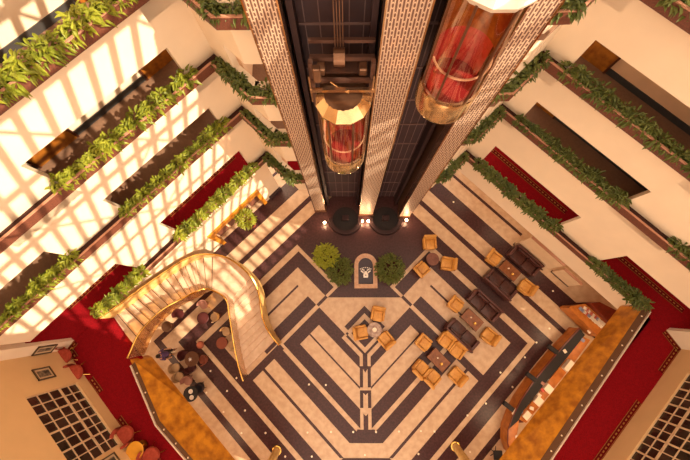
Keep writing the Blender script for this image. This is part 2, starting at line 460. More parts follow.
def bed(fr, s0, s1, zb, meshes, label, group, step=.36, n0=.20, skip=0.0, sc=1.0):
    s = s0 + step*.4
    while s < s1:
        me = random.choice(meshes); o = bpy.data.objects.new('leafy_plant', me); COL.objects.link(o)
        o.location = fr.P(s + random.uniform(-.05, .05), n0 + random.uniform(-.03, .03), zb + .17)
        o.rotation_euler = (0, 0, fr.ang + random.choice((0, PI, 0)) + random.uniform(-.5, .5))
        k = sc*random.uniform(.82, 1.18); o.scale = (k, k, k*random.uniform(.85, 1.15))
        tag(o, label, 'plant', group); s += step*random.uniform(.85, 1.15)
NTH = ['top', 'second', 'third', 'lowest']
STR = {'L': ['far end of the', 'elevator end of the'], 'R': ['elevator end of the', 'far end of the']}
for side, fr, ms in (('L', FL, PM), ('R', FR, PMD)):
    for k in range(4):
        for j, (a, b) in enumerate(OPEN[side]):
            a2, b2 = a - .1, b + .18
            if side == 'L' and j == 0: a2, b2 = (-9.3 if k < 3 else -7.95), -5.25
            if side == 'R' and j == 1: a2, b2 = 6.45, (10.8 if k < 3 else 9.3)
            if (side, k, j) in (('L', 0, 0), ('R', 0, 1), ('L', 1, 0), ('R', 1, 1)): continue        # outside the frame
            mm = PMB if (side == 'L' and k == 0) else ms
            where = '%s %s planter on the %s wall' % (STR[side][j], NTH[k], 'sunlit left' if side == 'L' else 'shaded right')
            bed(fr, a2, b2, ZB[k], mm, 'bushy green plant in the %s' % where, 'plants in the %s' % where, .30 if k else .34, sc=1.2 if k == 3 else 1.06, n0=.15 if k == 3 else .19)
class Seg(Frame):
    def __init__(self, a, b):
        e = (b-a).normalized(); self.s = e; self.n = Vector((-e.y, e.x, 0)); self.ang = math.atan2(e.y, e.x); self.o = Vector((a.x, a.y, 0)); self.ln = (b-a).length
for k in range(4):
    for a, b, t in ((cl, CL2, 'left'), (CL2, TA, 'left'), (TF, CR2, 'right'), (CR2, cr, 'right')):
        sg = Seg(a, b); w = '%s planter beside the %s elevator tower' % (NTH[k], t)
        bed(sg, .0, sg.ln, ZB[k], PMD, 'dark green plant in the %s' % w, 'plants in the %s' % w, .32, sc=1.15 if k == 3 else .98)

# ------------------------------------------------------------------ lobby floor with its inlaid stripes
R2 = math.sqrt(.5); AX = 1.0
def W2(p, q): return ((p + q)*R2, (q - p)*R2)       # stripe coordinates -> (X from the axis, y)
def clip(poly, f):
    out = []
    for i in range(len(poly)):
        a, b = poly[i], poly[(i+1) % len(poly)]; fa, fb = f(a), f(b)
        if fa <= 0: out.append(a)
        if fa*fb < 0: t = fa/(fa-fb); out.append((a[0]+(b[0]-a[0])*t, a[1]+(b[1]-a[1])*t))
    return out
fm = MB(); fm.mi = 0
fm.face([(-22, -16, 0), (24, -16, 0), (24, 14, 0), (-22, 14, 0)])
NIN = [0]
def inlay(poly, mi, lev):
    for sg in (1, -1):
        NIN[0] += 1
        pp = [(AX + sg*x, y) for x, y in poly]
        if len(pp) < 3: continue
        fm.mi = mi; fm.face([(x, y, .012*lev - .011 + NIN[0]*.00008) for x, y in (pp if sg > 0 else pp[::-1])])
def rect(p0, p1, q0, q1, mi=1, lev=1, ymin=-30):
    poly = [W2(p0, q0), W2(p1, q0), W2(p1, q1), W2(p0, q1)]
    poly = clip(poly, lambda v: v[0])
    if poly: poly = clip(poly, lambda v: ymin - v[1])
    if len(poly) >= 3: inlay(poly, mi, lev)
INF = 14
rect(-6.1, .4, -.4, 6.1, ymin=.34)
inlay([W2(-1.78, -.4), W2(-1.78, -1.3), W2(-.88, -.4)], 1, 1)
rect(-8.85, -7.95, -10.8, 9.0); rect(-9.9, -9.72, -4, 11)
rect(-7.15, -6.85, -10.2, 6.8); rect(-7.15, INF, -10.2, -9.85, ymin=-11.5)
rect(-6.1, -5.4, -9.2, -.4); rect(-6.1, INF, -9.2, -8.47, ymin=-10.5)
rect(-5.03, -4.35, -8.2, -.62); rect(-5.03, INF, -8.2, -7.5, ymin=-9.2); rect(-5.03, -1.96, -1.33, -.62)
rect(-3.6, -3.48, -5.1, -2.07); rect(-1.48, INF, -6.75, -6.6, ymin=-8.12)
rect(-2.67, -1.96, -6.0, -2.08); rect(-1.96, -1.78, -2.05, -1.3)
rect(-1.9, -1.48, -7.5, -5.1)
rect(-1.72, -1.02, -4.95, -2.05); rect(-1.72, .43, -2.76, -2.05); rect(.43, INF, -2.76, -2.33)
rect(.56, INF, -2.1, -1.97)
rect(-1.02, INF, -3.54, -3.45); rect(-1.72, INF, -4.95, -4.27)
rect(-1.48, INF, -5.87, -5.2, ymin=-7.4)
inlay([(-.47, -6.73), (0, -6.73), (0, -7.4), (-.8, -7.4)], 1, 2)
inlay([(-1.25, -8.12), (0, -8.12), (0, -8.27), (-1.4, -8.27)], 1, 2)
rect(.1, .4, -1.77, -.1); rect(.1, 1.8, -.4, -.1)                    # diamond, left half; the mirror gives the rest
inlay(clip([W2(.46, -1.95), W2(2.05, -1.95), W2(2.05, -.37), W2(.46, -.37)], lambda v: v[0]), 0, 2)
inlay(clip([W2(.64, -1.75), W2(1.85, -1.75), W2(1.85, -.55), W2(.64, -.55)], lambda v: v[0]), 1, 3)
inlay([W2(.43, -2.0), W2(.56, -2.0), W2(.56, -1.87), W2(.43, -1.87)], 1, 3)
def stem(x0, x1, y0, y1, mi): inlay([(x0, y0), (x1, y0), (x1, y1), (x0, y1)], mi, 4)
stem(-.31, 0, -3.48, -2.95, 0); stem(-.13, 0, -3.62, -2.85, 1)
stem(-.31, 0, -4.6, -3.48, 1); stem(-.13, 0, -4.75, -3.62, 0); inlay([(-.13, -3.62), (0, -3.62), (0, -3.82)], 1, 5)
stem(-.31, -.13, -4.79, -4.6, 0); stem(-.31, 0, -5.65, -4.75, 1); stem(-.13, 0, -5.92, -4.9, 0); inlay([(-.13, -4.75), (0, -4.88), (0, -5.0), (-.13, -4.86)], 1, 5)
stem(-.31, 0, -6.73, -5.65, 0); stem(-.13, 0, -6.74, -5.92, 1); inlay([(-.13, -5.92), (0, -5.92), (0, -6.05)], 0, 5)
floor = struct(fm.build('floor', ['tile_light', 'tile_dark']))
floor.name = 'floor'

# ------------------------------------------------------------------ mezzanine: floors, gilded fascias, balustrades
ZT, ZF = 4.55, 3.37
Ltop = [at(135, 362, ZT), at(160, 421, ZT), at(196, 463, ZT), at(250, 527, ZT)]
Lbot = [at(152, 357, ZF), at(190, 404, ZF), at(236, 461, ZF), at(300, 536, ZF)]
Rtop = [at(640, 312, ZT), at(598, 387, ZT), at(543, 456, ZT), at(480, 540, ZT)]
Rbot = [at(616, 311, ZF), at(558, 392, ZF), at(503.5, 454, ZF), at(440, 531, ZF)]
# straighten the right edge (one straight run)
def straight(ps):
    a, b = ps[0], ps[-1]; ref = ps[2]; d = (ref - a); 
    return [a - d.normalized()*.3, a + d*.5, a + d, a + d*1.6]
Rtop, Rbot = straight(Rtop), straight(Rbot)
LW0 = Vector((-12.91, -2.09, 0)); LWd = Vector((math.cos(math.radians(-46.5)), math.sin(math.radians(-46.5)), 0))
RW0 = Vector((15.12, -2.02, 0)); RWd = Vector((math.cos(math.radians(225.8)), math.sin(math.radians(225.8)), 0))
Ltip, Rtip = Vector((-12.62, -1.67, 0)), Vector((14.62, -1.20, 0))
for nm, top, bot, W0, Wd, tip, extra in (('left', Ltop, Lbot, LW0, LWd, Ltip, [at(112, 318, FM)]), ('right', Rtop, Rbot, RW0, RWd, Rtip, [at(652, 318, FM)])):
    m = MB(); poly = [(p.x, p.y) for p in extra] + [(p.x, p.y) for p in top] + [(W0 + Wd*14).to_tuple()[:2], (W0.x, W0.y), (tip.x, tip.y)]
    if nm == 'left': poly += [FL.P(-8.2, WP, 0).to_tuple()[:2]]
    else: poly += [FR.P(9.46, WP, 0).to_tuple()[:2]]
    m.prism(poly, FM - .25, FM - .001); struct(m.build('floor', 'carpet_red'))
    m = MB()
    for i in range(3):
        a, b, c, d = bot[i], bot[i+1], top[i+1], top[i]
        out = (W0 - bot[1]); out.z = 0; out.normalize(); out = out*.25
        m.hexa([a, b, c, d], [a+out, b+out, c+out, d+out])
    struct(m.build('trim_1' if nm == 'left' else 'trim_2', 'gold_marble'))
    # kerb with little lights and a pale rail
    t = empty('balustrade', (0, 0, 0), 0, 'low brown kerb with small studs and a pale rail along the %s mezzanine edge' % nm, 'balustrade')
    kw = .17 if nm == 'left' else .27
    o = Vector((-Wd.y, Wd.x, 0)); 
    if o.dot(W0 - bot[1]) < 0: o = -o
    kerb, rail, gl = MB(), MB(), MB()
    for i in range(3):
        a, b = top[i], top[i+1]
        kerb.hexa([a + Vector((0, 0, -.4)), b + Vector((0, 0, -.4)), b + o*kw + Vector((0, 0, -.4)), a + o*kw + Vector((0, 0, -.4))],
                  [a + Vector((0, 0, .02)), b + Vector((0, 0, .02)), b + o*kw + Vector((0, 0, .02)), a + o*kw + Vector((0, 0, .02))])
        rail.hexa([a + o*(kw + .01), b + o*(kw + .01), b + o*(kw + .055), a + o*(kw + .055)], [a + o*(kw + .01) + Vector((0, 0, .08)), b + o*(kw + .01) + Vector((0, 0, .08)), b + o*(kw + .055) + Vector((0, 0, .08)), a + o*(kw + .055) + Vector((0, 0, .08))])
    kerb.build('kerb', 'kerb', t); rail.build('rail', 'white_rail', t)
    for i in range(3):
        a, b = top[i], top[i+1]; L_ = (b-a).length; n = max(1, int(L_/.72))
        for j in range(n):
            p = a + (b-a)*((j+.5)/n) + o*kw*.5
            s = MB(); s.cyl(p.x, p.y, ZT + .02, ZT + .05, .035, .025, 10); s.build('stud', 'pale_stud', t)
# return wall and long wall with the grid window on each side
FLL = Frame(-46.5, p0=LW0); FLL.n = Vector((-LWd.y, LWd.x, 0))
if FLL.n.dot(Vector((-1, -1, 0))) < 0: FLL.n = -FLL.n
FLL.s = LWd
FRR = Frame(225.8, p0=RW0); FRR.s = RWd; FRR.n = Vector((-RWd.y, RWd.x, 0))
if FRR.n.dot(Vector((1, -1, 0))) < 0: FRR.n = -FRR.n
for f_ in (FLL, FRR): f_.T = Matrix(((f_.s.x, f_.n.x, 0, f_.o.x), (f_.s.y, f_.n.y, 0, f_.o.y), (0, 0, 1, 0), (0, 0, 0, 1)))
gw = [FLL.hit(27.2, 399), FLL.hit(76, 382), FLL.hit(113, 440), FLL.hit(71.7, 460)]
print('GRID', gw, 'R', [FRR.hit(*q) for q in ((690, 382), (668, 400), (640, 434), (676, 394), (654, 387))])
def long_wall(fr, nm, s_end, zt, win, tall=None):
    w0, w1, z0, z1 = win; m = MB(); t = .25
    m.box(0, w0, 0, t, FM - .3, zt, fr.T); m.box(w1, s_end, 0, t, FM - .3, zt, fr.T)
    m.box(w0, w1, 0, t, FM - .3, z0, fr.T); m.box(w0, w1, 0, t, z1, zt, fr.T)
    if tall: m.box(tall, s_end, 0, t, zt, 36, fr.T)  # unseen raised end, added only to block sun from the lower left
    return m
def grid_window(fr, idx, win, cols=8, low=2, up=3):
    w0, w1, z0, z1 = win
    fr_m, pane = MB(), MB()
    zs_mid = z0 + (z1-z0)*.36
    pane.box(w0, w1, .09, .10, z0, z1, fr.T)
    def bar(a, b, c, d): fr_m.box(a, b, .06, .13, c, d, fr.T)
    for i in range(cols+1):
        x = w0 + (w1-w0)*i/cols; h = .032 if i % 2 == 0 else .016
        bar(x-h, x+h, z0, z1)
    for z in [z0 + (zs_mid-z0)*i/low for i in range(low+1)] + [zs_mid + (z1-zs_mid)*i/up for i in range(1, up+1)]:
        h = .045 if abs(z-zs_mid) < 1e-6 else .016
        bar(w0, w1, z-h, z+h)
    w = struct(fr_m.build('window_%d' % idx, 'window_bar')); p = pane.build('pane', 'pane_dark', w)
LWIN = (1.72, 4.98, 4.66, 6.98)
m = MB(); m.box(-3, 14, .3, .5, 0, FM - .26, FLL.T); m.box(-3, 16, .3, .5, 0, FM - .26, FRR.T); struct(m.build('wall_ground_lower', 'hall_wall'))
struct(long_wall(FLL, 'left', 12, 21.5, LWIN).build('wall_lower_left', 'cream_warm_glow'))
RWIN = (1.15, 5.95, 4.98, 7.35)
struct(long_wall(FRR, 'right', 14, 13.5, RWIN, tall=9.2).build('wall_lower_right', 'cream_warm_glow'))
grid_window(FLL, 1, LWIN); grid_window(FRR, 2, RWIN, 12)
# short return faces
for nm, tip, W0, fr in (('left', Ltip, LW0, FL), ('right', Rtip, RW0, FR)):
    m = MB(); d = (W0 - tip); e = Vector((d.y, -d.x, 0)).normalized()
    if e.dot(fr.n) < 0: e = -e
    m.hexa([tip + Vector((0, 0, FM-.3)), W0 + Vector((0, 0, FM-.3)), W0 + e*.2 + Vector((0, 0, FM-.3)), tip + e*.2 + Vector((0, 0, FM-.3))],
           [*[v + Vector((0, 0, 21.5 if nm == 'left' else 13.5)) for v in (tip, W0, W0 + e*.2, tip + e*.2)]])
    struct(m.build('wall_return_%s' % nm, 'cream'))
# gold dashed carpet borders
ntr = 2
def border(a, b, w=.26):
    global ntr
    ntr += 1
    a = Vector((a[0], a[1], FM)); b = Vector((b[0], b[1], FM)); e = (b-a).normalized(); n = Vector((-e.y, e.x, 0)); ln = (b-a).length; m = MB()
    T = Matrix(((e.x, n.x, 0, a.x), (e.y, n.y, 0, a.y), (0, 0, 1, 0), (0, 0, 0, 1)))
    m.mi = 0; m.box(0, ln, 0, w, FM - .01, FM + .006, T); m.mi = 1
    x = .08
    while x + .1 < ln:
        m.box(x, x + .1, w*.4, w*.6, FM + .006, FM + .012, T); x += .19
    m.box(0, ln, w*.04, w*.1, FM + .006, FM + .010, T); m.box(0, ln, w*.9, w*.96, FM + .006, FM + .010, T)
    struct(m.build('trim_%d' % ntr, ['carpet_edge', 'carpet_gold']))
def wl(fr, s, n): p = fr.P(s, n, 0); return (p.x, p.y)
border(wl(FL, 1.4, WP + 1.5), wl(FL, -3.0, WP + 1.5)); border(wl(FL, -5.4, WP + 1.5), wl(FL, -9.2, WP + 1.5))
border(wl(FR, 4.5, WP + 1.5), wl(FR, -.3, WP + 1.5)); border(wl(FR, 11.2, WP + 1.5), wl(FR, 6.5, WP + 1.5))
for fr, ss in ((FLL, ((.15, .6), (1.8, 2.6), (4.0, 4.7))), (FRR, ((.1, 1.5), (3.2, 7.0)))):
    for a, b in ss:
        pa, pb = wl(fr, a, -.02), wl(fr, b, -.02)
        e = Vector((pb[0]-pa[0], pb[1]-pa[1], 0)); n = Vector((-e.y, e.x, 0))
        if n.dot(fr.n) > 0: pa, pb = pb, pa
        border(pa, pb)
for tip, W0, sg in ((Ltip, LW0, 1), (Rtip, RW0, -1)):
    o = Vector((.0, -.05, 0)); pa, pb = tip, W0
    e = (pb-pa); n = Vector((-e.y, e.x, 0)); 
    if n.x*sg < 0: pa, pb = pb, pa
    border((pa.x + sg*.02, pa.y), (pb.x + sg*.02, pb.y), .24)

# ------------------------------------------------------------------ elevator core
FY = 5.77; BY = 6.65
def tower(x0, x1, FY, label):
    t = empty('elevator_tower', ((x0+x1)/2, FY, 0), 0, label, 'tower')
    cx = (x0+x1)/2
    m = MB(); m.box(x0 - cx, x1 - cx, 0.03, BY - FY + .2, 0, 21.5); m.build('core', 'bronze', t)
    m = MB(); m.box(x0 - cx, x1 - cx, -.03, .03, .25, 21.5); m.build('pierced_screen', 'pierced_screen', t)
    m = MB()
    for s in (x0 - cx - .035, x1 - cx): m.box(s, s + .035, -.05, .3, .25, 21.5)
    m.build('edge_strip', 'chrome', t)
    m = MB(); m.box(x0 - cx - .05, x1 - cx + .05, -.07, .4, 0, .25); m.build('plinth', 'kerb', t)
TWR = [(-2.0, -1.36, 5.68, 'left elevator tower clad in a pierced copper screen'), (.74, 1.575, 5.42, 'middle elevator tower clad in a pierced copper screen, between the two cabs'), (3.2, 3.85, 5.30, 'right elevator tower clad in a pierced copper screen')]
for a in TWR: tower(*a)
for nm, x0, x1 in (('left', -1.38, .77), ('right', 1.575, 3.2)):
    m = MB(); m.mi = 0; m.box(x0, x1, BY, BY + .2, 0, 21.5); m.mi = 1
    for i in range(14): m.box(x0, x1, BY - .03, BY, .9 + i*1.53, .96 + i*1.53)
    for j in range(1, 6): x = x0 + (x1-x0)*j/6; m.box(x - .012, x + .012, BY - .02, BY, 0, 21.5)
    struct(m.build('wall_shaft_%s' % nm, ['shaft', 'shaft_seam']))
    for x, w in ((x0 + .17, 'left'), (x1 - .17, 'right')):
        m = MB(); m.box(x - .035, x + .035, BY - .55, BY - .03, 0, 21.5); m.box(x - .07, x + .07, BY - .58, BY - .54, 0, 21.5)
        tag(m.build('guide_rail', 'steel_dark'), 'dark steel guide rail on the %s side of the %s elevator shaft' % (w, nm), 'rail')

def cab(cx, cy, z0, label, cap_mat):
    t = empty('elevator_cab', (cx, cy, z0), 0, label, 'elevator')
    r = .69; H = 3.35
    m = MB(); m.lathe([(r*.92, -.02), (r, .0), (r + .02, .1), (r + .02, .7), (r, .78)], n=40); m.lathe([(1e-3, .0), (r*.92, -.02)], n=40); m.build('base_ring', 'cab_metal', t, True)
    m = MB(); m.cyl(0, 0, .70, .76, r - .03, n=40); m.build('cab_floor', 'cab_carpet', t)
    m = MB(); m.lathe([(r - .05, .76), (r - .05, 1.7)], n=24, a0=math.radians(12), a1=math.radians(168)); m.lathe([(r - .08, .76), (r - .08, 1.35)], n=12, a0=math.radians(150), a1=math.radians(215)); m.build('back_panel', 'cab_red', t, True)
    m = MB(); m.lathe([(r - .06, 1.7), (r - .06, 3.3)], n=24, a0=0, a1=PI); m.build('upper_panel', 'wood_door', t, True)
    m = MB(); m.lathe([(r, .78), (r, 3.3)], n=48); g = m.build('glass_wall', 'cab_glass', t, True)
    m = MB()
    for k in range(4):
        a = math.radians((188, 235, 292, 350)[k]); x, y = r*math.cos(a), r*math.sin(a)
        T = Matrix.Translation((x, y, 0)) @ Matrix.Rotation(a, 4, 'Z'); m.box(-.02, .025, -.022, .022, .78, 3.3, T)
    m.build('mullion', 'bronze', t)
    m = MB(); m.lathe([(r - .02, .78), (r + .03, .78), (r + .03, .86), (r - .02, .86)], n=40); m.build('lower_trim', 'chrome', t, True)
    m = MB(); m.tube([((r - .07)*math.cos(a), (r - .07)*math.sin(a), 1.6) for a in [math.radians(185 + i*170/20) for i in range(21)]], .025); m.build('handrail', 'white_rail', t, True)
    m = MB(); m.lathe([(r + .03, 3.28), (r + .05, 3.36), (r - .19, 3.62)], n=12, a0=math.radians(15), a1=math.radians(15) + 2*PI); m.build('canopy', cap_mat, t)
    m = MB(); m.cyl(0, 0, 3.54, 3.63, r - .19, n=12); m.box(-.58, .58, .05, .75, 3.58, 3.64); m.build('roof_plate', 'bronze', t)
    fr = MB()
    for x in (-.74, .70): fr.box(x - .05, x + .05, .12, .26, 2.9, 4.5)
    fr.box(-.78, .74, .10, .18, 3.86, 3.97); fr.box(-.78, .74, .42, .52, 4.22, 4.34); fr.box(-.78, .74, .62, .70, 4.55, 4.64)
    fr.box(-.6, .56, .3, .7, 3.95, 4.0)
    f = fr.build('crosshead', 'machine', t)
    m = MB(); m.box(-.80, .76, -.12, -.04, 3.80, 3.90); m.build('front_beam', 'chrome', f)
    for x in (-.78, .72):
        m = MB(); m.box(x - .02, x + .02, -.1, -.05, 3.4, 4.35); m.build('front_post', 'chrome', f)
    m = MB(); m.lathe([(.1, -.13), (.2, -.13), (.2, .13), (.1, .13)], n=20, T=Matrix.Translation((-.08, .42, 4.35)) @ Matrix.Rotation(PI/2, 4, 'Y')); m.build('sheave', 'bronze', f)
    for x in (-.62, .38):
        m = MB(); m.rbox(x, x + .2, .2, .45, 3.98, 4.2, .03); m.build('drive_unit', 'bronze', f)
    m = MB(); m.rbox(-.70, -.52, .0, .16, 4.0, 4.45, .03); m.build('governor', 'bronze', f)
    m = MB(); m.tube([(-.3, .06, 3.97), (-.05, -.05, 3.85), (.15, -.15, 3.83)], .025, 6); m.build('brace', 'chrome', f)
    m = MB()
    for i in range(4): m.cyl(-.17 + i*.06, .5, 4.4, 21.4 - z0, .012, n=6)
    m.build('cable', 'bronze', t)
    return t
cab(-.10, 5.15, 8.95, 'lower glass elevator cab with red interior in the left shaft', 'cab_metal')
cab(2.45, 5.15, 12.25, 'higher glass elevator cab with red interior in the right shaft', 'canopy_metal_lit')
for cx, w in ((-.12, 'left'), (2.38, 'right')):
    t = empty('elevator_pit', (cx, 5.15, 0), 0, 'round dark pit kerb on the floor below the %s elevator' % w, 'pit kerb')
    m = MB(); m.lathe([(.80, 0), (.80, .28), (1.03, .28), (1.06, .0)], n=30, a0=PI, a1=2*PI); m.build('kerb', 'steel_dark', t, True)
    m = MB(); m.lathe([(1e-3, .012), (.80, .012)], n=30); m.build('pit_floor', 'black', t)
    m = MB(); m.rbox(-.2, .2, -.15, .2, .012, .3, .03); m.build('buffer', 'steel_dark', t)
def spot(p, label):
    t = empty('floor_spotlight', p, 0, label, 'spotlight', )
    m = MB(); m.cyl(0, 0, 0, .14, .09, .1, 14); m.build('housing', 'brass', t, True)
    m = MB(); m.lathe([(.085, .14), (.06, .18), (1e-3, .20)], n=14); m.build('lens', 'lamp_glow', t, True)
    l = bpy.data.lights.new('spotlight_glow', 'POINT'); l.energy = 28; l.color = (1, .62, .34); l.shadow_soft_size = .06
    o = bpy.data.objects.new('spotlight_glow', l); COL.objects.link(o); o.location = (p[0], p[1] - .12, .45)
for q, lb in (((324.5, 222.5), 'glowing floor spotlight at the foot of the left elevator tower'), ((362, 221), 'left one of the two glowing spotlights at the foot of the middle tower'), ((368.3, 221), 'right one of the two glowing spotlights at the foot of the middle tower'), ((406.5, 220), 'glowing floor spotlight at the foot of the right elevator tower')):
    p = at(q[0], q[1], .15); spot((p.x, p.y, 0), lb)

# ------------------------------------------------------------------ curved staircase
ST = [  # outer px, inner px, height
    ((111, 318), (139, 355), 4.10), ((126, 308), (150, 331), 3.78), ((149, 291), (170, 310), 3.2), ((176, 272), (191, 298), 2.6), ((196, 260), (203, 292), 2.0), ((213, 257), (212, 289), 1.70),
    ((233, 261), (220, 291), 1.70), ((252, 276), (231.5, 299), 1.70), ((261, 292), (235, 315), 1.25), ((265, 316), (239, 340), .75), ((271, 331), (243, 360), .32), ((281, 344), (248, 377), 0.0)]
def lerp(a, b, t): return a + (b-a)*t
stt = [(at(*o, z), at(*i, z), z) for o, i, z in ST]
def station(z_or_t):
    pass
segL = [0]
for i in range(1, len(stt)):
    a = (stt[i-1][0]+stt[i-1][1])/2; b = (stt[i][0]+stt[i][1])/2; segL.append(segL[-1] + (b-a).length)
def cr(a, b, c, d, t):
    return .5*((2*b) + (c-a)*t + (2*a - 5*b + 4*c - d)*t*t + (3*b - a - 3*c + d)*t**3)
def ev(u):       # u in [0, n-1]
    i = min(int(u), len(stt)-2); t = u - i
    g = lambda k, j: stt[max(0, min(len(stt)-1, k))][j]
    return cr(g(i-1, 0), g(i, 0), g(i+1, 0), g(i+2, 0), t), cr(g(i-1, 1), g(i, 1), g(i+1, 1), g(i+2, 1), t)
def flight(u0, u1, n): return [u0 + (u1-u0)*i/n for i in range(n+1)]
def u_of_z(z, u0, u1):
    for i in range(int(u0), int(u1)):
        za, zb = stt[i][2], stt[i+1][2]
        if za >= z >= zb and za > zb: return i + (za - z)/(za - zb)
    return u1
steps = []
NU, NLo = 15, 11
for k in range(NU):
    z = 4.10 - (k+1)*(2.4/NU); steps.append((u_of_z(4.10 - k*2.4/NU, 0, 5), u_of_z(z, 0, 5), z))
steps.append((5, 7, 1.70))
for k in range(NLo - 1):
    z = 1.70 - (k+1)*(1.7/NLo); steps.append((u_of_z(1.70 - k*1.7/NLo, 7, 11), u_of_z(z, 7, 11), z))
stair = empty('curved_staircase', (0, 0, 0), 0, 'pale stone curved staircase with gilded balustrades, from mezzanine to lobby', 'staircase')
m = MB()
for u0, u1, z in steps:
    n = 1 if u1 - u0 < .9 else 6
    for j in range(n):
        a, b = ev(u0 + (u1-u0)*j/n), ev(u0 + (u1-u0)*(j+1)/n)
        lo = max(0, z - .34)
        f = lambda v, zz: Vector((v.x, v.y, zz))
        m.hexa([f(a[0], lo), f(a[1], lo), f(b[1], lo), f(b[0], lo)], [f(a[0], z), f(a[1], z), f(b[1], z), f(b[0], z)])
m.build('steps', 'stair_stone', stair)
for fl in (0, 1):                  # dark nosing at the front of every tread
    m = MB()
    for u0, u1, z in steps:
        if u1 - u0 > .9 or (u1 > 6) != bool(fl): continue
        a = ev(u1); b = ev(u1 - (.032 if not fl else .018)*(u1-u0)/.33); f = lambda v, zz: Vector((v.x, v.y, zz))
        m.hexa([f(b[0], z), f(b[1], z), f(a[1], z), f(a[0], z)], [f(b[0], z + .006), f(b[1], z + .006), f(a[1], z + .006), f(a[0], z + .006)])
    m.build('nosing', ['kerb', 'marble_frame'][fl], stair)
def zat(u):
    i = min(int(u), len(stt)-2); return lerp(stt[i][2], stt[i+1][2], u - i)
def balus(idx, u0, u1, matp, name, hgt, thick):
    pn, rl = MB(), MB(); pts = []
    N_ = 60
    for i in range(N_+1):
        u = u0 + (u1-u0)*i/N_; e = ev(u); p = e[idx]; q = e[1-idx]; d = (p-q); d.z = 0; d.normalize(); pts.append((Vector((p.x, p.y, zat(u))), d))
    for i in range(N_):
        (a, da), (b, db) = pts[i], pts[i+1]; Z = lambda h: Vector((0, 0, h))
        lo0 = -.35 if a.z > .4 else -a.z
        lo1 = -.35 if b.z > .4 else -b.z
        pn.hexa([a + Z(lo0), b + Z(lo1), b + db*thick + Z(lo1), a + da*thick + Z(lo0)], [a + Z(hgt), b + Z(hgt), b + db*thick + Z(hgt), a + da*thick + Z(hgt)])
    rl.tube([a + d*thick*.5 + Vector((0, 0, hgt + .04)) for a, d in pts], .045, 8)
    p = pn.build(name, matp, stair); r = rl.build('handrail', 'brass', stair, True)
balus(0, 0.0, 11, 'stair_gold', 'outer_balustrade', .72, .09)
balus(1, 0.0, 11, 'amber_glass', 'inner_balustrade', .80, .05)

# ------------------------------------------------------------------ gold columns at the near corner
for (q, w) in (((455, 446), 'right'), ((277, 450), 'left')):
    p = at(q[0], q[1], 0); t = empty('gilded_column', (p.x, p.y, 0), 0, 'tall round gilded column standing at the %s of the near lobby floor' % w, 'column')
    m = MB(); m.cyl(0, 0, 0, 3.37, .2, .2, 24); m.build('shaft', 'stair_gold', t, True)
    m = MB(); m.lathe([(.2, .12), (.25, .1), (.25, 0)], n=24); m.build('base', 'brass', t, True)
    m = MB(); m.lathe([(.2, 3.1), (.27, 3.3), (.27, 3.37)], n=24); m.build('capital', 'brass', t, True)

# ------------------------------------------------------------------ lobby portal at the foot of the left wall
t = empty('shop_portal', FL.P((PORT[0]+PORT[1])/2, WP, 0), FL.ang, 'gilded portal frame of the doorway at the foot of the sunlit left wall', 'doorway')
hw = (PORT[1]-PORT[0])/2
for a, b, c, d, nme in ((-hw, -hw + .24, 0, PORT[2], 'jamb'), (hw - .24, hw, 0, PORT[2], 'jamb'), (-hw + .24, hw - .24, PORT[2] - .42, PORT[2], 'lintel')):
    m = MB(); m.box(a, b, -.08, .3, c, d); m.build(nme, 'portal_gold', t)
m = MB(); m.box(PORT[0], PORT[1], WP + .45, WP + .55, 0, PORT[2], FL.T); struct(m.build('wall_portal', 'cream_shop'))
m = MB()
for i in range(4): s = PORT[0] + .3 + i*.86; m.box(s, s + .72, WP + .40, WP + .45, .1, 1.45, FL.T)
struct(m.build('door_20', 'portal_stone'))
m = MB(); m.box(1.35, 2.3, WP - .12, WP, 0, .35, FL.T); struct(m.build('baseboard_left', 'shaft'))

# ------------------------------------------------------------------ shrubs
def bush(q, z, r, h, lm, label, seed, n=260, potted=False, tiny=False):
    p = at(q[0], q[1], z); t = empty('shrub' if not potted else 'potted_shrub', (p.x, p.y, 0), 0, label, 'shrub')
    rr = random.Random(seed); bm = bmesh.new()
    for i in range(n):
        a = rr.uniform(0, 2*PI); e = math.asin(rr.uniform(-.1, 1)); k = rr.uniform(.35, 1)**.5
        d = Vector((math.cos(a)*math.cos(e), math.sin(a)*math.cos(e), math.sin(e)))
        b0 = Vector((d.x*r*k, d.y*r*k, (.25 if not potted else .5) + h*.5 + d.z*h*.5*k))
        leaf(bm, b0, d*.6 + Vector((rr.uniform(-.9, .9), rr.uniform(-.9, .9), rr.uniform(-.3, .3))), Vector((0, 0, 1)), rr.uniform(.16, .28), rr.uniform(.06, .1), rr.uniform(.1, .8))
    me = bpy.data.meshes.new('foliage'); bm.to_mesh(me); bm.free(); me.materials.append(M[lm])
    o = bpy.data.objects.new('foliage', me); COL.objects.link(o); o.parent = t
    m = MB()
    for i in range(5): m.tube([(0, 0, 0.02), (.05*math.cos(i*1.3), .05*math.sin(i*1.3), .3), (r*.4*math.cos(i*1.3), r*.4*math.sin(i*1.3), h*.8)], .018, 5)
    m.build('stem', 'wood_edge', t)
    if potted:
        m = MB(); m.lathe([(1e-3, 0), (.22, 0), (.3, .5), (.26, .5), (.25, .42), (1e-3, .42)], n=20); m.build('pot', 'terracotta', t, True)
    else:
        m = MB(); m.lathe([(1e-3, .0), (r*.95, .0), (r*.95, .14), (r*.8, .16), (1e-3, .16)], n=24); m.build('bed', 'soil', t, True)
bush((326, 256), .8, .68, 1.1, 'leaf_lime', 'lime yellow feathery shrub left of the arched plaque', 1, 460)
bush((340, 271), .5, .74, .8, 'leaf_dark', 'dark green shrub touching the left side of the arched plaque', 2, 560)
bush((389.5, 269), .5, .80, .85, 'leaf_dark', 'dark green shrub on the right side of the arched plaque', 3, 600)
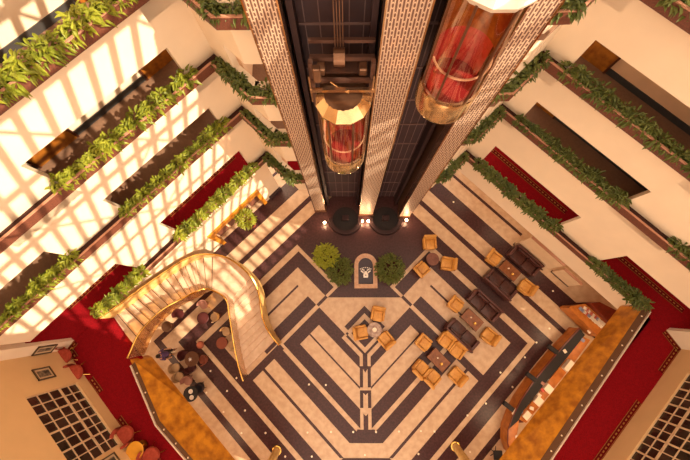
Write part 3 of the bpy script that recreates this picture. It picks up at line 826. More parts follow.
bush((244, 217.5), 1.75, .52, 1.7, 'leaf_lime', 'bright green potted shrub in front of the gilded portal', 4, 300, True)

# ------------------------------------------------------------------ arched plaque
t = empty('arched_plaque', (1.09, .87, 0), 0, 'low arched marble surround with a dark panel and white emblem', 'plaque')
def arch(w, y0, y1, n=18): # outline with a half-round top
    r = w/2; return [(-r, y0), (r, y0)] + [(r*math.cos(a), y1 - r + r*math.sin(a)) for a in [PI*i/n for i in range(n+1)]]
m = MB(); o_ = arch(1.36, 0, 2.06); i_ = arch(.88, .24, 1.80)
for i in range(len(o_)):
    j = (i+1) % len(o_)
    m.hexa([Vector((*o_[i], 0)), Vector((*o_[j], 0)), Vector((*i_[j], 0)), Vector((*i_[i], 0))], [Vector((*o_[i], .32)), Vector((*o_[j], .32)), Vector((*i_[j], .30)), Vector((*i_[i], .30))])
m.build('marble_surround', 'marble_frame', t)
m = MB(); m.hexa([Vector((x, y, .0)) for x, y in arch(.87, .26, 1.79)], [Vector((x, y, .16 + (y-.26)*.06)) for x, y in arch(.87, .26, 1.79)]); m.build('panel', 'plaque', t)
em = MB(); zz = .30
def slab(pts):
    em.hexa([Vector((x, y, .2)) for x, y in pts], [Vector((x, y, .27)) for x, y in pts])
slab([(-.13, .62), (.13, .62), (.15, .78), (.10, .90), (-.10, .90), (-.15, .78)])
slab([(-.09, .91), (.09, .91), (.07, 1.0), (-.07, 1.0)])
for sg in (1, -1):
    q = [(sg*.12, .86), (sg*.30, 1.0), (sg*.28, 1.06), (sg*.12, .97)]; slab(q if sg > 0 else q[::-1])
    q = [(sg*.08, 1.02), (sg*.24, 1.10), (sg*.22, 1.15), (sg*.06, 1.08)]; slab(q if sg > 0 else q[::-1])
for i in range(7):
    a = math.radians(60 + i*10); x, y = .62*math.cos(a), .62 + .62*math.sin(a) - .02
    slab([(x - .025, y - .03), (x + .025, y - .03), (x + .025, y + .03), (x - .025, y + .03)])
em.build('emblem', 'plaque_mark', t)
m = MB(); m.cyl(0, .76, .27, .275, .035, n=12); m.build('emblem_centre', 'plaque', t)

# ------------------------------------------------------------------ lobby furniture
def armchair(label):
    t = empty('armchair', (0, 0, 0), 0, label, 'armchair')      # faces +y
    m = MB(); m.rbox(-.33, .33, -.30, .42, .12, .44, .06); m.build('seat', 'leather_gold', t, True)
    m = MB(); m.rbox(-.28, .28, -.22, .44, .42, .50, .035); m.build('cushion', 'leather_gold', t, True)
    T = Matrix.Translation((0, -.34, .3)) @ Matrix.Rotation(math.radians(12), 4, 'X')
    m = MB(); m.rbox(-.42, .42, -.09, .09, -.15, .56, .06, T=T); m.build('backrest', 'leather_gold', t, True)
    m = MB(); m.rbox(-.36, .36, .085, .12, .12, .54, .03, T=T); m.build('back_cushion', 'leather_gold', t, True)
    for s in (-1, 1):
        m = MB(); m.rbox(s*.38 - .065, s*.38 + .065, -.36, .38, .10, .58, .05); m.build('arm', 'leather_gold', t, True)
    for x in (-.34, .34):
        for y in (-.32, .34):
            m = MB(); m.cyl(x, y, 0, .13, .025, .03, 8); m.build('leg', 'wood_edge', t)
    m = MB(); m.rbox(-.455, .455, -.47, -.40, .42, .74, .03, 1, Matrix.Translation((0, 0, 0))); m.build('back_piping', 'leather_seam', t, True)
    return t
def sofa(label):
    t = empty('sofa', (0, 0, 0), 0, label, 'sofa')
    m = MB(); m.rbox(-.86, .86, -.36, .42, .1, .40, .05); m.build('frame', 'leather_dark', t, True)
    for s in (-1, 1):
        m = MB(); m.rbox(s*.42 - .40, s*.42 + .40, -.26, .43, .38, .50, .05); m.build('seat_cushion', 'leather_dark', t, True)
        m = MB(); m.rbox(s*.42 - .40, s*.42 + .40, -.34, -.20, .46, .80, .05); m.build('back_cushion', 'leather_dark', t, True)
        m = MB(); m.rbox(s*.94 - .09, s*.94 + .09, -.42, .40, .08, .62, .05); m.build('arm', 'leather_dark_back', t, True)
    m = MB(); m.rbox(-1.02, 1.02, -.50, -.36, .1, .84, .05); m.build('backrest', 'leather_dark_back', t, True)
    for x in (-.9, .9):
        for y in (-.4, .34):
            m = MB(); m.cyl(x, y, 0, .1, .03, n=8); m.build('leg', 'wood_edge', t)
    return t
def ctable(label):
    t = empty('coffee_table', (0, 0, 0), 0, label, 'coffee table')     # long axis x
    m = MB(); m.rbox(-.60, .60, -.37, .37, .40, .46, .012, 1); m.build('tabletop', 'wood_table', t)
    m = MB(); m.rbox(-.62, .62, -.39, .39, .37, .41, .01, 1); m.build('rim', 'wood_edge', t)
    for x in (-.52, .52):
        for y in (-.3, .3):
            m = MB(); m.box(x - .04, x + .04, y - .04, y + .04, 0, .38); m.build('leg', 'wood_edge', t)
    return t
def rtable(mname, r, label, legm='wood_edge', h=.5):
    t = empty('round_table', (0, 0, 0), 0, label, 'table')
    m = MB(); m.lathe([(1e-3, h - .03), (r - .02, h - .03), (r, h - .015), (r - .015, h), (1e-3, h)], n=28); m.build('tabletop', mname, t, True)
    m = MB(); m.cyl(0, 0, .03, h - .03, .045, n=12); m.build('pedestal', legm, t, True)
    m = MB(); m.lathe([(1e-3, 0), (r*.6, 0), (r*.58, .03), (1e-3, .04)], n=20); m.build('foot', legm, t, True)
    return t
U_, V_ = math.radians(-45), math.radians(45)
def face_to(dirdeg): return math.radians(dirdeg) - PI/2     # object +y towards this world direction
first = {}
def put(kind, q, h, face, label, group):
    p = at(q[0], q[1], h); loc = (p.x, p.y, 0); rz = face_to(face)
    if kind not in first:
        o = {'armchair': armchair, 'sofa': sofa, 'table': ctable}[kind](label); first[kind] = o; k_ = {'armchair': .88, 'sofa': .93, 'table': .95}[kind]; o.scale = (k_, k_, k_); o.location = loc; o.rotation_euler = (0, 0, rz); tag(o, group=group)
        return o
    return dup(first[kind], loc, rz, label, group)
AG = 'gold leather armchairs in the lobby'
CH = [((378, 314.5), -100, 'gold armchair behind the small marble table in the floor diamond, upper of its three'), ((361, 332.4), 10, 'gold armchair left of the small marble table in the floor diamond'), ((385.8, 339.5), 130, 'gold armchair at lower right of the small marble table in the floor diamond'),
      ((430, 243.2), -88, 'gold armchair nearest the elevators, above the small round dark table'), ((448, 263.5), 170, 'gold armchair right of the small round dark table by the shrubs'), ((422, 269), 40, 'gold armchair lower left of the small round dark table by the shrubs'),
      ((494.2, 257.8), -40, 'gold armchair at the upper end of the coffee table nearest the right wall'), ((526.5, 287), 140, 'gold armchair at the lower end of the coffee table nearest the right wall'),
      ((456, 304.3), -40, 'gold armchair at the upper end of the middle coffee table'), ((489.5, 336), 140, 'gold armchair at the lower end of the middle coffee table'),
      ((424, 342.8), -42, 'gold armchair at the upper left end of the coffee table ringed by chairs'), ((446.3, 340.7), -130, 'gold armchair behind the ringed coffee table, left of the pair backing the sofa'), ((457.6, 350.6), -130, 'gold armchair behind the ringed coffee table, right of the pair backing the sofa'),
      ((421.3, 368.7), 45, 'gold armchair below the ringed coffee table, left one of the lower pair'), ((432.6, 377.6), 45, 'gold armchair below the ringed coffee table, right one of the lower pair'), ((457, 375.6), 135, 'gold armchair at the lower right end of the coffee table ringed by chairs')]
for q, fdeg, lb in CH: put('armchair', q, .4, fdeg, lb, AG)
SG = 'dark leather sofas in the lobby'
for q, fdeg, lb in (((524.5, 261), -135, 'dark brown sofa backing the pale partition at the right'), ((500.5, 284.5), 45, 'dark brown sofa facing the partition across the coffee table'), ((484.3, 305.9), -135, 'dark brown sofa on the upper side of the middle coffee table'), ((462.6, 334.5), 45, 'dark brown sofa on the lower side of the middle coffee table')):
    put('sofa', q, .45, fdeg, lb, SG)
TG = 'wooden coffee tables in the lobby'
for q, lb in (((510, 270.5), 'wooden coffee table between the two sofas nearest the right wall'), ((472.4, 319.6), 'wooden coffee table between the two middle sofas'), ((439, 360), 'wooden coffee table ringed by six gold armchairs')):
    put('table', q, .44, 45, lb, TG)
    p = at(q[0], q[1], .46)
    o = MB(); o.lathe([(1e-3, 0), (.07, 0), (.085, .03), (.06, .012), (1e-3, .012)], n=14)
    o = o.build('ashtray', 'brass', loc=(p.x + .12, p.y - .22, .437), smooth=True); tag(o, 'small brass ashtray on the ' + lb, 'ashtray', 'ashtrays on the coffee tables')
    o = MB(); o.lathe([(1e-3, 0), (.035, 0), (.045, .1), (1e-3, .1)], n=12)
    o = o.build('candle_holder', 'paper', loc=(p.x - .08, p.y + .12, .437), smooth=True); tag(o, 'white candle glass on the ' + lb.replace('wooden ', ''), 'candle', 'candle glasses on the coffee tables')
p = at(374.5, 329.8, .5); o = rtable('marble_table', .42, 'small round marble table in the floor diamond between three gold armchairs'); o.location = (p.x, p.y, 0)
o = MB(); o.lathe([(1e-3, 0), (.1, .0), (.13, .04), (.10, .02), (1e-3, .02)], n=16); o = o.build('dish', 'paper', loc=(p.x, p.y, .5), smooth=True); tag(o, 'small white dish on the round marble table', 'dish')
p = at(432.8, 259, .5); o = rtable('portal_stone', .38, 'small round dark table between three gold armchairs near the shrubs'); o.location = (p.x, p.y, 0)

# pale partitions under the right balcony
def partition(s0, s1, n0, z1, label):
    t = empty('partition', FR.P((s0+s1)/2, n0, 0), FR.ang, label, 'partition'); h = (s1-s0)/2
    m = MB(); m.box(-h, h, 0, .1, 0.08, z1); m.build('panel', 'cream_shop', t)
    m = MB(); m.box(-h - .03, h + .03, -.03, .13, 0, .08); m.build('plinth', 'wood_edge', t)
    m = MB(); m.box(-h - .02, h + .02, -.02, .12, z1, z1 + .05); m.build('cap', 'planter_lip', t)
partition(4.66, 6.85, .62, 2.0, 'pale freestanding partition panel behind the dark sofa at right')
partition(7.3, 8.5, .9, 1.2, 'low pale partition panel between the sofa and the wooden brochure desk')
m = MB(); m.box(-1, 13, 2.55, 2.75, 0, FM, FR.T); struct(m.build('wall_ground_right', 'hall_wall'))

# ------------------------------------------------------------------ cafe corner beneath the stairs
def tub_chair(label, seatm, loc, face, wood='wood_edge'):
    t = empty('tub_chair', loc, face_to(face), label, 'chair'); t.scale = (.86, .86, .9)
    m = MB(); m.lathe([(1e-3, .36), (.25, .36), (.28, .40), (.26, .46), (1e-3, .48)], n=20); m.build('seat', seatm, t, True)
    m = MB(); prof = [(.27, .40), (.31, .80), (.345, .80), (.31, .38), (.27, .40)]
    m.lathe(prof, n=16, a0=math.radians(180), a1=math.radians(360)); m.build('backrest', seatm, t, True)
    for k in range(4):
        a = PI/4 + k*PI/2; m = MB(); m.tube([(.2*math.cos(a), .2*math.sin(a), .38), (.27*math.cos(a), .27*math.sin(a), 0.0)], .017, 6); m.build('leg', wood, t)
    return t
def cafe(q, h=.45): p = at(q[0], q[1], h); return (p.x, p.y, 0)
tub_chair('pink round-backed chair near the top of the lobby cafe beneath the stairs', 'pink_seat', cafe((203.5, 305)), -80)
o = rtable('maroon', .34, 'dark maroon round table between the pink chair and the cream chair'); o.location = cafe((203, 318))
tub_chair('cream chair right of the dark maroon round table under the stairs', 'cream_seat', cafe((214, 317)), 175)
tub_chair('cream chair tucked under the inner stair rail above the terracotta table', 'cream_seat', cafe((226, 332)), -100)
tub_chair('cream chair partly under the inner stair rail, right of the terracotta table', 'cream_seat', cafe((232, 345)), 170)
o = rtable('terracotta', .32, 'small terracotta round table close to the inner stair rail'); o.location = cafe((222, 343))
t = empty('stool', cafe((200, 345)), 0, 'small round brown stool on the pale floor stripe under the stairs', 'stool')
m = MB(); m.lathe([(1e-3, .38), (.2, .38), (.22, .42), (.18, .46), (1e-3, .47)], n=18); m.build('seat', 'terracotta', t, True)
for k in range(3):
    a = k*2.1; m = MB(); m.tube([(.12*math.cos(a), .12*math.sin(a), .39), (.19*math.cos(a), .19*math.sin(a), 0)], .016, 6); m.build('leg', 'wood_edge', t)
o = rtable('bronze', .40, 'dark round cafe table with a white flower on it', h=.7); o.location = cafe((191.5, 359), .7)
p = at(191.5, 359, .72); o = empty('flower_vase', (p.x, p.y, .7), 0, 'white flower in a little vase on the dark cafe table', 'flower')
m = MB(); m.lathe([(1e-3, 0), (.04, 0), (.05, .08), (.025, .14)], n=10); m.build('vase', 'chrome', o, True)
m = MB()
for k in range(7): a = k*.9; m.hexa([Vector((.0, 0, .15)), Vector((.05*math.cos(a-.3), .05*math.sin(a-.3), .17)), Vector((.11*math.cos(a), .11*math.sin(a), .18)), Vector((.05*math.cos(a+.3), .05*math.sin(a+.3), .17))], [Vector((.0, 0, .16)), Vector((.05*math.cos(a-.3), .05*math.sin(a-.3), .18)), Vector((.11*math.cos(a), .11*math.sin(a), .19)), Vector((.05*math.cos(a+.3), .05*math.sin(a+.3), .18))])
m.build('petals', 'plaque_mark', o)
tub_chair('terracotta chair right of the cafe table with the flower', 'terracotta', cafe((202.5, 360)), 180)
tub_chair('maroon chair left of the cafe table with the flower', 'maroon', cafe((184.5, 355)), -10)
tub_chair('maroon chair below the cafe table with the flower', 'maroon', cafe((191, 367.5)), 95)
tub_chair('dark chair by the upper stair rail at the back of the cafe', 'maroon', cafe((179, 314)), -45)
o = rtable('bronze', .30, 'small bronze round table close to the upper inner stair rail'); o.location = cafe((167, 326.5))
tub_chair('pale pink chair with thin black legs beside the black table with two cups', 'pink_seat', cafe((187.5, 381)), -60, 'black')
tub_chair('black chair to the right of the black table with two cups', 'cloth_dark', cafe((199, 388)), -150, 'black')
o = rtable('black', .4, 'black round table with two white cups near the gilded fascia', 'black', .7); o.location = cafe((190.5, 394), .7)
for q, w in (((190.6, 391.5), 'upper'), ((191.6, 397.5), 'lower')):
    p = at(q[0], q[1], .72); t = empty('cup_and_saucer', (p.x, p.y, .7), 0, '%s white cup on its saucer on the black table' % w, 'cup', 'white cups on the black table')
    m = MB(); m.lathe([(1e-3, 0), (.06, 0), (.12, .02), (.06, .008), (1e-3, .008)], n=16); m.build('saucer', 'plaque_mark', t, True)
    m = MB(); m.lathe([(1e-3, .012), (.04, .012), (.06, .09), (.05, .09), (.035, .03), (1e-3, .03)], n=14); m.build('cup', 'plaque_mark', t, True)
for q, lb in (((175, 368), 'pale cream chair half hidden by the top of the gilded fascia'), ((178.5, 377), 'pale cream chair just above the pink chair at the gilded fascia')):
    tub_chair(lb, 'cream_seat', cafe(q), 45)

# person in purple beside the fascia
def figure(loc, face, label):
    t = empty('person', loc, face_to(face), label, 'person')
    bm = bmesh.new(); lay = bm.verts.layers.skin.verify(); V = {}
    J = {'pelvis': (0, 0, .95, .15), 'waist': (0, .01, 1.1, .13), 'chest': (0, 0, 1.33, .155), 'neck': (0, .01, 1.5, .055), 'head': (0, .03, 1.63, .09), 'crown': (0, .02, 1.72, .075),
         'lsh': (-.19, 0, 1.42, .06), 'lel': (-.26, .04, 1.14, .042), 'lwr': (-.22, .22, .98, .032), 'lha': (-.2, .29, .96, .035),
         'rsh': (.19, 0, 1.42, .06), 'rel': (.26, -.02, 1.13, .042), 'rwr': (.27, .1, .89, .032), 'rha': (.27, .14, .81, .035),
         'lhip': (-.1, 0, .88, .1), 'lkn': (-.11, .12, .5, .065), 'lan': (-.11, .05, .09, .045), 'lto': (-.12, .2, .04, .035),
         'rhip': (.1, 0, .88, .1), 'rkn': (.11, .02, .49, .065), 'ran': (.11, -.18, .1, .045), 'rto': (.12, -.03, .04, .035)}
    for k, (x, y, z, r) in J.items():
        v = bm.verts.new((x, y, z)); v[lay].radius = (r, r*.8 if k in ('chest', 'waist', 'pelvis') else r); V[k] = v
    V['pelvis'][lay].use_root = True
    for a, b in (('pelvis', 'waist'), ('waist', 'chest'), ('chest', 'neck'), ('neck', 'head'), ('head', 'crown'), ('chest', 'lsh'), ('lsh', 'lel'), ('lel', 'lwr'), ('lwr', 'lha'), ('chest', 'rsh'), ('rsh', 'rel'), ('rel', 'rwr'), ('rwr', 'rha'), ('pelvis', 'lhip'), ('lhip', 'lkn'), ('lkn', 'lan'), ('lan', 'lto'), ('pelvis', 'rhip'), ('rhip', 'rkn'), ('rkn', 'ran'), ('ran', 'rto')):
        bm.edges.new((V[a], V[b]))
    me = bpy.data.meshes.new('body'); bm.to_mesh(me); bm.free(); o = bpy.data.objects.new('body', me); COL.objects.link(o); o.parent = t
    me.materials.append(M['skin'])
    o.modifiers.new('skin', 'SKIN').use_smooth_shade = True; sd = o.modifiers.new('sub', 'SUBSURF'); sd.levels = 2; sd.render_levels = 2
    m = MB(); m.lathe([(.155, .86), (.175, .98), (.15, 1.1), (.18, 1.3), (.15, 1.45), (.07, 1.5)], n=18)
    for s in (-1, 1): m.tube([(s*.17, 0, 1.43), (s*.265, .02, 1.14)], [.085, .06], 10)
    m.build('top', 'cloth_purple', t, True)
    m = MB()
    m.tube([(-.1, 0, .92), (-.115, .12, .5), (-.11, .05, .1)], [.13, .085, .065], 10); m.tube([(.1, 0, .92), (.115, .02, .49), (.11, -.18, .11)], [.13, .085, .065], 10)
    m.lathe([(.02, .99), (.165, .96), (.17, .86), (.02, .84)], n=16); m.build('trousers', 'cloth_dark', t, True)
    m = MB(); m.lathe([(.1, 1.62), (.112, 1.68), (.095, 1.76), (.05, 1.795), (1e-3, 1.80)], (0, .01), n=16); m.build('hair', 'hair', t, True)
    m = MB(); m.lathe([(1e-3, -.02), (.012, -.015), (.015, 0), (1e-3, .02)], n=8, T=Matrix.Translation((0, .125, 1.63))); m.build('nose', 'skin', t, True)
    for s in (-1, 1):
        m = MB(); m.lathe([(1e-3, -.012), (.012, 0), (1e-3, .012)], n=8, T=Matrix.Translation((s*.035, .112, 1.655))); m.build('eye', 'black', t, True)
        for k in range(5):       # fingers and thumb
            bx, by, bz = (-.2, .29, .96) if s < 0 else (.27, .14, .81)
            dx = (k - 1.5)*.018; ln = (.065, .08, .085, .075, .055)[k]
            if k == 4: pts = [(bx - s*.02, by, bz), (bx - s*.05, by + .03, bz - .02), (bx - s*.055, by + .05, bz - .045)]
            else: pts = [(bx + dx, by + .02, bz - .02), (bx + dx, by + .035, bz - .02 - ln*.6), (bx + dx, by + .025, bz - .02 - ln)]
            m = MB(); m.tube(pts, [.010, .009, .007], 6); m.build('finger', 'skin', t, True)
p = at(166, 354, .9); figure((p.x, p.y, 0), 20, 'person in a purple top and dark trousers walking by the gilded fascia')

# ------------------------------------------------------------------ reception under the right mezzanine
t = empty('reception_desk', (0, 0, 0), 0, 'long curved wooden reception desk under the gilded right fascia', 'desk')
zt = .86
OUT = [(569, 327), (560, 337), (548, 350), (536, 364), (524, 379), (512.5, 396), (505, 411), (500.5, 424), (500, 437), (504, 449)]
INN = [(574, 329.5), (566.5, 340.5), (555, 354), (543, 368), (531, 383), (520, 399.5), (513.5, 413), (512, 425), (515, 435), (514, 445)]
IN2 = [(585, 335), (577, 345), (566, 359), (555, 372), (543, 386), (533, 399), (523, 411), (519, 420), (518, 430), (515, 441)]
om = [at(*q, 0) for q in OUT]; im = [at(*q, zt) for q in IN2]
def band(m, A, B, z0, z1):
    for i in range(len(A)-1):
        f = lambda v, z: Vector((v.x, v.y, z))
        m.hexa([f(A[i], z0), f(A[i+1], z0), f(B[i+1], z0), f(B[i], z0)], [f(A[i], z1), f(A[i+1], z1), f(B[i+1], z1), f(B[i], z1)])
flat = [Vector((v.x, v.y, 0)) for v in im]
m = MB(); band(m, om[:8], flat[:8], zt - .05, zt); m.build('counter_top', 'black', t)
m = MB(); band(m, om[7:], flat[7:], zt - .05, zt); m.build('end_top', 'wood_desk', t)
m = MB(); band(m, om, [a + (b-a).normalized()*.09 for a, b in zip(om, flat)], 0, zt - .05); m.build('front_panel', 'wood_desk', t)
m = MB(); band(m, [a + (b-a).normalized()*-.015 for a, b in zip(om, flat)], [a + (b-a).normalized()*.05 for a, b in zip(om, flat)], zt - .05, zt + .015); m.build('edge_strip', 'wood_desk_dark', t)
wk = [(582, 336), (570, 353), (557, 370), (545, 385), (534, 399), (524, 411), (518, 419)]
wi = [(574, 332), (562, 347), (549, 363), (536, 379), (525, 394), (517, 407), (513, 415)]
zwk = .76
wa, wb = [at(*q, zwk) for q in wk], [at(*q, zwk) for q in wi]
wo = [at(q[0] + 8, q[1] + 4, zwk) for q in wk]
m = MB(); band(m, wa, wo, zwk - .05, zwk + .02); m.build('back_ledge', 'wood_desk', t)
m = MB()
for i in (0, 2, 4, 6): a, b = wb[i], wo[i]; m.box(min(a.x, b.x) + .1, max(a.x, b.x) - .1, min(a.y, b.y), min(a.y, b.y) + .06, 0, zwk - .05)
m.build('support', 'wood_desk_dark', t)
def desk_item(q, kind, label, cat, sx, sy, h, mn, rz=45, z=zwk + .021, grp=None):
    p = at(q[0], q[1], z); o = MB(); o.rbox(-sx/2, sx/2, -sy/2, sy/2, 0, h, min(.01, h*.3), 1)
    o = o.build(kind, mn, loc=(p.x, p.y, z)); o.rotation_euler = (0, 0, math.radians(rz)); tag(o, label, cat, grp)
MONI = [((532.5, 377.5), 'upper'), ((509.5, 407), 'lower'), ((554, 349.5), 'topmost')]
for q, w in MONI:
    p = at(q[0], q[1], 1.2); mt = empty('monitor', (p.x, p.y, zt), math.radians(-38), '%s black monitor standing across the reception counter' % w, 'monitor', 'monitors on the reception counter')
    m = MB(); m.rbox(-.3, .3, -.12, .12, .10, .30, .03); m.build('screen_housing', 'black', mt, True)
    m = MB(); m.rbox(-.14, .14, -.10, .10, 0, .10, .01, 1); m.build('stand', 'steel_dark', mt)
for q, sx, sy, h, mn, lb in (((568, 366.5), .62, .5, .28, 'paper', 'large pale printer on the reception back ledge'), ((547, 388), .38, .4, .2, 'paper', 'pale square box on the reception back ledge below the printer'), ((537.5, 400.5), .42, .36, .14, 'paper', 'pale paper tray on the reception work surface'), ((526.5, 415), .42, .3, .1, 'paper', 'pale folder pile at the lower end of the reception ledge'), ((515.5, 411), .5, .18, .05, 'paper', 'pale keyboard beside the lower monitor of the reception'), ((520, 414), .4, .1, .04, 'paper_blue', 'grey strip of cards beside the keyboard on the reception desk')):
    desk_item(q, lb.split()[2] if False else {'large': 'printer', 'pale': 'paper_tray'}.get(lb.split()[0], 'card_strip'), lb, 'office item', sx, sy, h, mn)
for i, (q, mn, lb) in enumerate((((546.5, 378.5), 'paper', 'white mug-sized stack nearest the upper monitor'), ((542, 383), 'pink_seat', 'pink notepad left of the square box on the reception desk'), ((537.8, 387), 'paper', 'tall white card between the notepad and the monitor'), ((541.8, 389.4), 'paper_red', 'red and white slip under the pink notepad'), ((539, 395), 'paper', 'white memo just above the paper tray'), ((531, 408), 'paper', 'white memo just below the paper tray'), ((589, 331.5), 'paper', 'white memo nearest the brochure desk'), ((582, 340), 'paper_blue', 'blue grey cup-sized holder on the upper work surface'), ((574, 346), 'paper_red', 'red leaflet on the upper work surface'), ((564, 351), 'paper', 'white leaflet behind the topmost monitor'))):
    desk_item(q, 'memo', lb, 'paper', .16, .2, .05 + .05*(i % 2), mn, 30 + 20*(i % 3))
# brochure desk
t = empty('brochure_desk', (0, 0, 0), 0, 'wooden brochure desk with a red brown back panel below the right balcony', 'desk')
Q = [(570, 307), (585, 304.5), (609, 326), (600, 335)]
b_ = [at(*q, 1.0) for q in Q]
m = MB(); m.hexa([Vector((v.x, v.y, 0)) for v in b_], b_); m.build('body', 'wood_desk_dark', t)
m = MB(); c_ = sum(b_, Vector())/4; m.hexa([v + Vector((0, 0, 0)) for v in [c_ + (w-c_)*1.06 for w in b_]], [Vector((v.x, v.y, 1.05)) for v in [c_ + (w-c_)*1.06 for w in b_]]); m.build('top', 'wood_desk', t)
Qb = [at(586, 303, 1.0), at(595, 302, 1.0), at(617, 313, 1.0), at(609, 327, 1.0)]
m = MB(); m.hexa([Vector((v.x, v.y, 0)) for v in Qb], [Vector((v.x, v.y, 1.35)) for v in Qb]); m.build('back_panel', 'wood_desk_dark', t)
m = MB(); Qf = [at(568, 308, 1.05), at(571, 305.5, 1.05), at(601, 333.5, 1.05), at(598, 337, 1.05)]; m.hexa([Vector((v.x, v.y, .3)) for v in Qf], [Vector((v.x, v.y, 1.12)) for v in Qf]); m.build('front_rail', 'wood_desk', t)
A0, A1, B0 = at(580, 309, 1.06), at(601, 327, 1.06), at(588, 308, 1.06)
rr = random.Random(5)
for i in range(11):
    for j in range(2):
        p = A0 + (A1-A0)*(i/10.5) + (B0-A0)*(.1 + .55*j); o = MB(); o.rbox(-.085, .085, -.10, .10, 0, .03, .004, 1)
        o = o.build('brochure', rr.choice(['paper', 'paper', 'paper', 'paper_red', 'paper_blue']), loc=(p.x, p.y, 1.052)); o.rotation_euler = (0, 0, V_ + rr.uniform(-.3, .3))
        tag(o, 'small pale brochure lying in the rows on the wooden brochure desk', 'brochure', 'brochures on the brochure desk')
t = empty('office_chair', cafe((497.5, 455), .4), 0, 'black swivel chair at the lower end of the reception desk', 'chair')
m = MB(); m.rbox(-.24, .24, -.22, .24, .42, .5, .04); m.build('seat', 'black', t, True)
m = MB(); m.rbox(-.22, .22, -.28, -.22, .5, .95, .03); m.build('backrest', 'black', t, True)
m = MB(); m.cyl(0, 0, .08, .42, .03, n=10)
for k in range(5): a = k*2*PI/5; m.tube([(0, 0, .12), (.3*math.cos(a), .3*math.sin(a), .05)], .022, 6)
m.build('base', 'steel_dark', t)
p = at(517.5, 437.5, zt + .05); o = MB(); o.lathe([(1e-3, 0), (.1, 0), (.09, .05), (.03, .08), (1e-3, .09)], n=14); tag(o.build('desk_bell', 'plaque_mark', loc=(p.x, p.y, zt), smooth=True), 'small pale bell on the curved lower end of the reception counter', 'bell')

# ------------------------------------------------------------------ mezzanine furniture on the left
def red_chair(q, face, label):
    p = at(q[0], q[1], FM + .45); t = empty('tub_armchair', (p.x, p.y, FM), face_to(face), label, 'armchair', 'red tub chairs on the left mezzanine')
    m = MB(); m.lathe([(1e-3, .30), (.33, .30), (.36, .36), (.33, .45), (1e-3, .47)], n=22); m.build('seat', 'chair_red', t, True)
    m = MB(); m.lathe([(.33, .32), (.37, .72), (.42, .74), (.44, .70), (.40, .30), (.33, .32)], n=20, a0=math.radians(165), a1=math.radians(375)); m.build('backrest', 'chair_red', t, True)
    for k in range(4):
        a = PI/4 + k*PI/2; m = MB(); m.tube([(.24*math.cos(a), .24*math.sin(a), .31), (.44*math.cos(a), .44*math.sin(a), 0)], .02, 6); m.build('leg', 'brass', t)
red_chair((61.5, 357), 20, 'red tub chair tucked into the wall corner, upper of the two')
red_chair((73, 373.5), 30, 'red tub chair against the left end of the grid window, lower of the two')
red_chair((124, 435.5), 50, 'red tub chair against the window, above the yellow table')
red_chair((150, 457), 60, 'red tub chair below the yellow table, cut by the frame')
p = at(134.5, 451, FM + .6); o = rtable('table_yellow', .36, 'yellow round table on the red carpet between two red tub chairs', 'brass', .6); o.location = (p.x, p.y, FM)
def picture(fr, c, w, h, label):
    t = empty('framed_picture', fr.P(c[0], -.02, c[1]), math.atan2(fr.s.y, fr.s.x), label, 'picture'); 
    sg = 1 if Vector((-fr.s.y, fr.s.x, 0)).dot(fr.n) > 0 else -1
    m = MB()
    for a, b, e, f in ((-w/2, w/2, -h/2, -h/2 + .05), (-w/2, w/2, h/2 - .05, h/2), (-w/2, -w/2 + .05, -h/2, h/2), (w/2 - .05, w/2, -h/2, h/2)): m.box(a, b, min(0, -.04*sg), max(0, -.04*sg), e, f)
    m.build('frame', 'picture_frame', t)
    m = MB(); m.box(-w/2 + .04, w/2 - .04, min(0, -.012*sg), max(0, -.012*sg), -h/2 + .04, h/2 - .04); m.build('mount', 'picture_mat', t)
    m = MB(); m.box(-w/2 + .13, w/2 - .13, min(-.012*sg, -.018*sg), max(-.012*sg, -.018*sg), -h/2 + .13, h/2 - .13); m.build('print', 'picture_print', t)
picture(FLL, FLL.hit(43.5, 374), .55, .78, 'framed print on the wall left of the grid window')
picture(FLL, (5.42, 5.6), .55, .78, 'framed print below the grid window at the frame edge')
FRT = Frame(0, p0=Ltip); d_ = (LW0 - Ltip).normalized(); FRT.s = d_; FRT.n = Vector((d_.y, -d_.x, 0))
if FRT.n.x > 0: FRT.n = -FRT.n
hh = FRT.hit(43, 351)
picture(FRT, (.27, max(FM + 1.2, min(FM + 2.4, hh[1]))), .42, .9, 'narrow framed print on the short return wall at the left corner')

# ------------------------------------------------------------------ small pale studs in rows on the floor
FLP = [(206.5, 392.5), (227, 391), (223.5, 412), (245, 410.5), (241.5, 433), (265.5, 433), (210.5, 371), (226.8, 390.6), (193, 371), (236.5, 378), (353.2, 432), (376, 432), (399, 431.5), (421, 431), (331, 432), (307.5, 432.5), (311.8, 456.5), (285.2, 456.5), (365, 455), (418.5, 454), (421.5, 431), (309, 384.5), (325.8, 385), (434.5, 431.5), (486, 403.5), (500.5, 372.5), (512.5, 387), (524.9, 357.3), (536.5, 342.5), (549.5, 328.5), (553, 291), (453.5, 202), (572.5, 251.3) , (419, 454.5), (467.5, 415.5), (470, 452)]
seen = []
for q in FLP:
    if any(abs(q[0]-s[0]) + abs(q[1]-s[1]) < 5 for s in seen): continue
    seen.append(q); p = at(q[0], q[1], .01); o = MB(); o.lathe([(.055, .0), (.05, .022), (1e-3, .026)], n=12)
    o = o.build('floor_stud', 'pale_stud', loc=(p.x, p.y, .002), smooth=True)
    tag(o, 'tiny pale round stud set into the striped lobby floor', 'floor light', 'floor studs in the lobby')

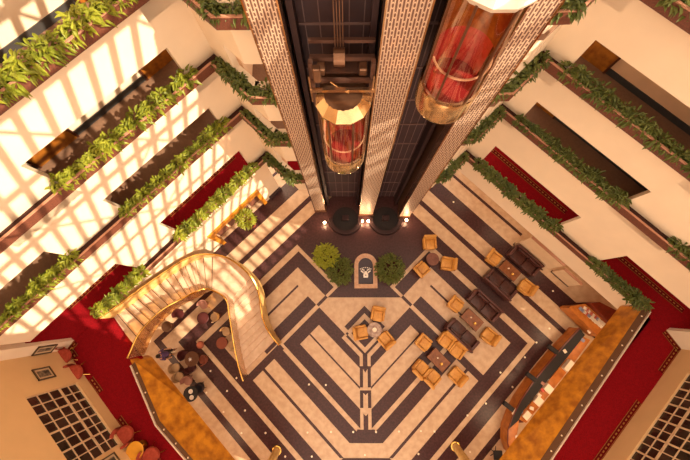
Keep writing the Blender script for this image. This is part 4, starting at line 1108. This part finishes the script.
# ------------------------------------------------------------------ skylight and light
sv = Vector((math.cos(math.radians(-20)), math.sin(math.radians(-20)), .72)).normalized()
m = MB(); zr = 22.0
i = -34
while i < 40:
    s = i*.66; m.box(s - .10, s + .10, -38, 6, zr, zr + .05, FL.T); i += 1
for j in range(-17, 4):
    n = j*2.1; m.box(-24, 26, n - .11, n + .11, zr + .05, zr + .10, FL.T)
for j in range(-17, 4):
    for i in range(-11, 13):
        a = Vector((i*1.98, j*2.1, 0)); b = Vector(((i+1)*1.98, (j+1)*2.1, 0))
        if (i + j) % 2: a.x, b.x = b.x, a.x
        if (i*7 + j*3) % 4 == 0: continue
        e = (b-a).normalized(); q = Vector((-e.y, e.x, 0))*.04
        m.hexa([FL.T @ (a - q + Vector((0, 0, zr + .05))), FL.T @ (b - q + Vector((0, 0, zr + .05))), FL.T @ (b + q + Vector((0, 0, zr + .05))), FL.T @ (a + q + Vector((0, 0, zr + .05)))],
               [FL.T @ (a - q + Vector((0, 0, zr + .08))), FL.T @ (b - q + Vector((0, 0, zr + .08))), FL.T @ (b + q + Vector((0, 0, zr + .08))), FL.T @ (a + q + Vector((0, 0, zr + .08)))])
struct(m.build('ceiling', 'truss'))
sun = bpy.data.lights.new('sun', 'SUN'); sun.energy = 8.0; sun.color = (1, .85, .64); sun.angle = math.radians(.35)
so = bpy.data.objects.new('sun', sun); COL.objects.link(so); so.rotation_euler = sv.to_track_quat('Z', 'Y').to_euler(); so.location = (20, -6, 40)
w = bpy.data.worlds.new('world'); S.world = w; w.use_nodes = True; bg = w.node_tree.nodes['Background']
bg.inputs['Color'].default_value = (1.0, .80, .62, 1); bg.inputs['Strength'].default_value = 2.75
def area(loc, size, e, col, rot=(0, 0, 0)):
    l = bpy.data.lights.new('fill_light', 'AREA'); l.energy = e; l.size = size; l.color = col  # added fill without a visible fitting, brightens the areas under the mezzanine
    o = bpy.data.objects.new('fill_light', l); COL.objects.link(o); o.location = loc; o.rotation_euler = rot

for i, (x, y, e) in enumerate(((8.2, 7.4, 18), (10.6, 4.9, 18), (12.8, 2.4, 22), (13.4, -2.2, 45), (11.2, -4.6, 45), (9.0, -6.9, 45), (-11.8, -3.4, 40), (-9.6, -5.8, 40), (-7.3, -8.2, 40), (-4.5, 8.2, 40))):
    area((x, y, 3.3), 1.3, e, (1, .70, .42))
